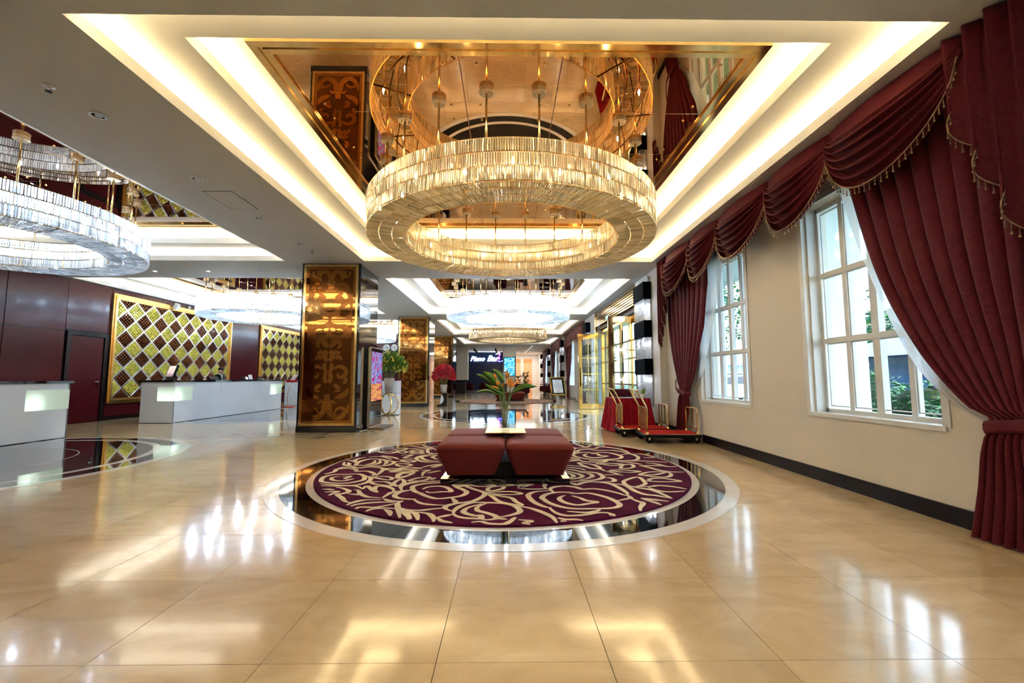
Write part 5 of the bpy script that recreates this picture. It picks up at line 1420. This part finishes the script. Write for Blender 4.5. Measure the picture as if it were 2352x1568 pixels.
for k,(z,w) in enumerate(((.16,.10),(.10,.24),(.06,.28),(.0,.30),(-.04,.26),(-.08,.29),(-.12,.2))): 
    x = -w/2
    while x < w/2-.02:
        q = random.uniform(.02,.05); ln.box(x,min(w/2,x+q),-.0168,-.0162,z,z+.012); x += q+.012
o = ln.build('printed_lines', M_ink, t); o.matrix_local = B4
ln = MB(); [ln.box(-.06+.025*k,-.043+.025*k,-.0168,-.0162,-.22,-.19) for k in range(5)]; o = ln.build('red_footer', M_inkr, t); o.matrix_local = B4

# ---------------------------------------------------------------- ceiling fittings
def downlight(label, x, y, tilt=True, lit=0):
    t = thing('downlight', label, 'ceiling light', (x,y,ZC))
    r = .068
    MB().lathe([(r*.70,-.002),(r*.72,-.009),(r,-.007),(r*1.02,0)],24).build('trim_ring', M_trim_w, t, True)
    MB().lathe([(0,-.004),(r*.7,-.004)],20).build('recess', M_black, t)
    l = MB().lathe([(0,-.010),(r*.42,-.012),(r*.48,-.004)],16,(r*.12,0,0)).build('lamp', M_dl if lit else M_silver, t)
    return t
M_dl = mat_emit('downlight_lamp', (.9,.95,1), 3)
downlight('tilted recessed downlight nearest the camera at upper left', -3.91,3.92)
downlight('recessed downlight second from the camera, above the ceiling hatch', -3.91,5.22)
downlight('recessed downlight just past the ceiling hatch', -3.90,6.55)
downlight('recessed downlight in the ceiling just before the first pillar', -3.87,7.84)
downlight('recessed downlight right of the first pillar, under the ceiling beam', -2.18,9.76)
downlight('dark recessed downlight in the ceiling beam right of the big chandelier', 1.05,9.76)
downlight('lit downlight left of three in the left ceiling beam', -8.26,9.91,lit=1)
downlight('lit downlight in the middle of three in the left ceiling beam', -7.01,9.9,lit=1)
downlight('downlight right of three in the left ceiling beam, next to the first pillar', -5.74,9.84)
downlight('first of three small downlights between the first and second pillar', -3.85,13.03)
downlight('second of three small downlights between the first and second pillar', -3.84,14.35)
downlight('third of three small downlights between the first and second pillar', -3.81,15.65)
def sprinkler(label, x, y, s=1, z=ZC):
    t = thing('sprinkler', label, 'sprinkler', (x,y,z))
    MB().lathe([(.036*s,0),(.034*s,-.006),(.012*s,-.012),(.010*s,-.02)],14).build('rosette', M_silver, t, True)
    m = MB().tube([(-.014*s,0,-.018),(-.016*s,0,-.035),(0,0,-.048)],.003*s,5); m.tube([(.014*s,0,-.018),(.016*s,0,-.035),(0,0,-.048)],.003*s,5); m.build('yoke', M_brass, t)
    MB().lathe([(0,-.046),(.020*s,-.048),(.021*s,-.051),(0,-.052)],10).build('deflector', M_black, t)
sprinkler('sprinkler head near the camera at the upper left of the ceiling', -3.94,3.51,1.25)
sprinkler('sprinkler head in the ceiling just above the first pillar', -3.84,8.25)
sprinkler('sprinkler head above the second pillar', -3.5,16.4)
t = thing('ceiling_hatch', 'square access hatch in the ceiling left of the big champagne chandelier', 'hatch', (-3.90,5.89,ZC))
MB().hull([(-.19,-.30,-.0035),(-.19,.30,-.0035),(.19,.30,-.0035),(.19,-.30,-.0035)],[(-.19,-.30,0),(-.19,.30,0),(.19,.30,0),(.19,-.30,0)]).build('hatch_panel', M_ceiling, t)
f = MB(); f.box(-.2,-.193,-.31,.31,-.002,0); f.box(.193,.2,-.31,.31,-.002,0); f.box(-.193,.193,-.31,-.303,-.002,0); f.box(-.193,.193,.303,.31,-.002,0); f.build('hatch_joint', M_black, t); MB().cyl((.02,.05,0),.008,-.006,-.003,8).build('latch', M_silver, t)
for k,(y,l) in enumerate(((13.9,'white wall speaker above the diamond glass wall, left of the white chandelier'),(15.6,'white wall speaker above the diamond glass wall, behind the white chandelier edge'))):
    t = thing('wall_speaker', l, 'speaker', (XL+.02,y,3.52))
    MB().hull([(.06,-.06,-.12),(.16,-.06,-.16),(.16,.06,-.16),(.06,.06,-.12)],[(.14,-.06,.06),(.24,-.06,.0),(.24,.06,.0),(.14,.06,.06)]).build('speaker_box', M_trim_w, t); MB().tube([(0,0,0),(.1,0,-.04)],.015,7).build('bracket', M_trim_w, t)
t = thing('security_camera', 'tiny white dome camera above the diamond glass wall', 'camera', (XL+.02,14.6,3.56)); MB().ball((.04,0,0),.045,10,6).build('dome', M_trim_w, t, True); MB().box(0,.04,-.03,.03,-.03,.03).build('mount', M_trim_w, t)
t = thing('track_light', 'row of small white spotlights on the ceiling left of the farthest coffer', 'track light', (-3.6,28.6,ZC))
MB().box(-.02,.02,-1.6,1.6,-.03,0).build('track', M_trim_w, t)
for k in range(6): MB().tube([(0,-1.45+.58*k,-.05),(.06,-1.5+.58*k,-.20)],.05,12).build('spotlight', M_trim_w, t); 
for k in range(6): MB().tube([(0,-1.45+.58*k,-.03),(0,-1.45+.58*k,-.08)],.012,6).build('spot_stem', M_trim_w, t)
for x,l in ((-2.8,'black spotlights on the lounge ceiling in front of the sign'),(-1.0,'black spotlights on the lounge ceiling by the white column')):
    t = thing('track_light', l, 'track light', (x,37.5,ZC)); MB().box(-.02,.02,-2,2,-.03,0).build('track', M_black, t)
    for k in range(4): MB().tube([(0,-1.8+1.2*k,-.02),(.05,-1.85+1.2*k,-.24)],.05,10).build('spotlight', M_black, t)
M_dl2 = mat_emit('corridor_downlight', (1,.97,.9), 3)
for k in range(6):
    t = thing('corridor_light', ('nearest','second','third','fourth','fifth','farthest')[k]+' of the small lit downlights running toward the orange corridor', 'ceiling light', (1.95-.04*k,33.3+1.7*k,ZC))
    MB().lathe([(.06,-.004),(.09,-.01),(.1,0)],14).build('trim_ring', M_trim_w, t); MB().lathe([(0,-.005),(.065,-.005)],12).build('lamp', M_dl2, t)

# ---------------------------------------------------------------- lounge at the far end
M_neon = mat_emit('neon_white', (.70,.88,1), 3.5); M_magenta = mat_emit('neon_magenta', (1,.05,.85), 1.5); M_blue_n = mat_emit('neon_blue', (.08,.12,1), 1.6); M_neon_y = mat_emit('neon_warm', (1,.8,.45), 1.6)
t = thing('neon_sign', 'glowing white script sign reading Piano Bar on the dark blue wall', 'sign', (-1.95,41.46,3.0))
fx = Matrix.Rotation(pi/2,4,'X')
text_mesh('Piano', .62, M_neon, t, Matrix.Translation((-.95,0,0)) @ fx, 'lettering', .35, .01, .012)
text_mesh('Bar', .78, M_neon, t, Matrix.Translation((.52,0,.02)) @ fx, 'lettering', .35, .01, .014)
MB().tube(crom([(1.05,-.02,-.2),(1.2,-.02,.05),(1.15,-.02,.3),(1.3,-.02,.42)],5),.03,6).build('magenta_tube', M_magenta, t)
MB().tube(crom([(1.1,-.02,-.25),(1.4,-.02,-.22),(1.6,-.02,-.08)],5),.03,6).build('blue_tube', M_blue_n, t)
MB().tube(crom([(.85,-.02,.42),(.95,-.02,.6),(1.05,-.02,.45),(1.15,-.02,.62),(1.25,-.02,.46)],5),.025,6).build('warm_tube', M_neon_y, t)
M_bluesc = mat_poster('blue_screen_artwork', [(.3,(.01,.06,.20)),(.46,(.02,.25,.50)),(.54,(.10,.60,.80)),(.60,(.75,.95,1)),(.7,(.03,.20,.42))], 4.5, (1,1,1.4), 1.5, .3)
t = thing('blue_screen', 'tall glowing blue screen on the white column at the far end', 'screen', (.17,32.64,0)); MB().box(-.44,.44,-.05,.0,1.3,2.75).build('bezel', M_black, t); MB().box(-.40,.40,-.054,-.0505,1.34,2.71).build('picture', M_bluesc, t)
def armchair(label, loc, rz, s=1):
    t = thing('armchair', label, 'armchair', loc, rz)
    MB().rings([rrect(.30,.30,.06,.22,4),rrect(.31,.31,.08,.38,4),rrect(.28,.28,.08,.43,4)]).build('seat', M_maroon, t, True)
    MB().rings([rrect(.36,.08,.06,.2,4,(0,.33)),rrect(.38,.085,.07,.7,4,(0,.37)),rrect(.34,.06,.05,.78,4,(0,.38))]).build('backrest', M_maroon, t, True)
    for sx in (-1,1):
        MB().rings([rrect(.06,.33,.05,.2,4,(sx*.35,0)),rrect(.065,.34,.05,.56,4,(sx*.36,0)),rrect(.04,.3,.03,.6,4,(sx*.36,0))]).build('armrest', M_maroon, t, True)
        for sy in (-1,1): MB().tube([(sx*.3,sy*.28,0),(sx*.29,sy*.27,.22)],.02,6).build('leg', M_dark_wood, t)
    return t
make_ottoman('smaller looking burgundy ottoman on the farther flowered rug', (.15,21.55,.0255))
M_rug2 = mat_poster('x', [(0,(0,0,0)),(1,(1,1,1))], 1, (1,1,1), 0, 0)
def mat_rug2():
    k = N('flowered_carpet'); v = k.coord('Object'); f = k.noise(3.2,3,v,.5,3.0)
    k.link(k.ramp(f,[(.40,(.09,.012,.03)),(.44,(.52,.36,.24)),(.52,(.45,.27,.18)),(.55,(.10,.012,.03)),(.62,(.50,.36,.26)),(.66,(.09,.012,.03))]), k.b.inputs['Base Color']); k.b.inputs['Roughness'].default_value = .95; return k.m
o = MB().disc_ring(.002,2.34,0,.018,n=96).build('round_rug', mat_rug2()); o.location = (-.04,21.55,.0035); tag(o, 'round beige and plum flowered rug under the farther ottoman', 'rug')
armchair('maroon armchair behind the farther ottoman, by the potted plants', (.95,27.5,0), radians(20))
armchair('leftmost maroon armchair in the lounge below the dark sign wall', (-4.0,36,0), radians(200))
armchair('second maroon armchair from the left in the lounge', (-3.1,34.6,0), radians(170))
armchair('third maroon armchair from the left in the lounge, under the sign', (-1.9,36,0), radians(200))
armchair('maroon armchair right of the heliconias, in front of the white column', (-.5,29.5,0), radians(-10))
armchair('maroon armchair by the window wall, nearer one', (2.75,28.2,0), radians(-80))
armchair('maroon armchair by the window wall, farther one', (2.7,31.0,0), radians(-95))
t = thing('round_table', 'dark round cafe table by the window wall between two maroon armchairs', 'table', (2.6,29.6,0)); MB().lathe([(.22,0),(.22,.03),(.04,.05),(.035,.68),(.36,.69),(.36,.73)],24).build('table', M_dark_wood, t)
t = thing('low_bar_counter', 'low dark bar counter below the hanging cream column at the far left', 'counter', (-3.9,32.6,0)); MB().hull(rrect(.75,.3,.02,0,2), rrect(.75,.3,.02,.9,2)).build('cabinet', M_dark_wood, t); MB().hull(rrect(.8,.34,.02,.9,2), rrect(.8,.34,.02,.96,2)).build('worktop', M_black_stone, t)
def potplant(label, loc, h, r, n):
    t = thing('potted_plant', label, 'potted plant', loc)
    MB().lathe([(.14,0),(.19,.42),(.17,.42),(.15,.36),(0,.36)],18).build('pot', M_dark_wood, t, True)
    MB().tube([(0,0,.3),(.02,0,h*.6)],.02,6).build('stem', M_stem, t)
    f = MB()
    for _ in range(n):
        th = random.uniform(0,2*pi); z = random.uniform(.45,1)*h; rr = r*random.uniform(.2,1)
        p = Vector((rr*.4*cos(th),rr*.4*sin(th),z)); d = Vector((cos(th),sin(th),random.uniform(-.2,.8))).normalized(); s = Vector((-sin(th),cos(th),0)); L = r*.6
        f.add([p,p+d*L*.5+s*L*.18,p+d*L,p+d*L*.5-s*L*.18],[(0,1,2,3)])
    stuff(f.build('foliage', M_leaf, t)); return t
potplant('taller potted green plant by the orange corridor', (1.3,30.5,0), 1.5, .5, 160)
potplant('shorter potted green plant left of the taller one', (.75,31.2,0), 1.25, .45, 130)
potplant('potted plant in a pale pot standing behind the camera by the left wall', (-7.4,-3.2,0), 1.9, .6, 200)

# ---------------------------------------------------------------- groups of repeats
GROUPS = {'ring_chandelier':'ring chandeliers under the ceiling coffers','pillar':'square pillars with amber scrollwork','curtain_swag':'burgundy swags along the window wall',
 'curtain_tail':'pleated tails of the window dressing','curtain':'burgundy curtains along the window wall','sheer_curtain':'white sheers along the window wall','window_valance':'valances of the far window bays',
 'crystal_sconce':'black and crystal sconces on the pilasters','glass_door':'open gold framed glass doors','downlight':'recessed ceiling downlights','corridor_light':'small downlights toward the corridor',
 'armchair':'maroon lounge armchairs','luggage_cart':'brass luggage carts','wall_clock':'round wall clocks','clock_label':'name plates under the clocks','reception_desk':'white reception desks','diamond_glass_wall':'diamond glass walls',
 'desk_screen':'low desk screens on the long desk','ottoman':'four cushion ottomans','garden_tree':'trees outside','hedge':'hedges outside the nearer window','portico_column':'portico columns outside','sprinkler':'sprinkler heads',
 'wall_speaker':'white wall speakers','potted_plant':'potted floor plants','track_light':'ceiling track lights'}
for o in list(S.objects):
    if o.parent is None and o.get('category'):
        g = GROUPS.get(o.name.split('.')[0])
        if g: o['group'] = g

for m in (M_bulb_w, M_neon, M_magenta, M_blue_n, M_neon_y, M_exit, M_wlet, M_dl, M_dl2, M_kiosk, M_kiosk2, M_bluesc, M_pale, M_green_lit):
    m.cycles.emission_sampling = 'NONE'      # faint glows: no direct light sampling needed
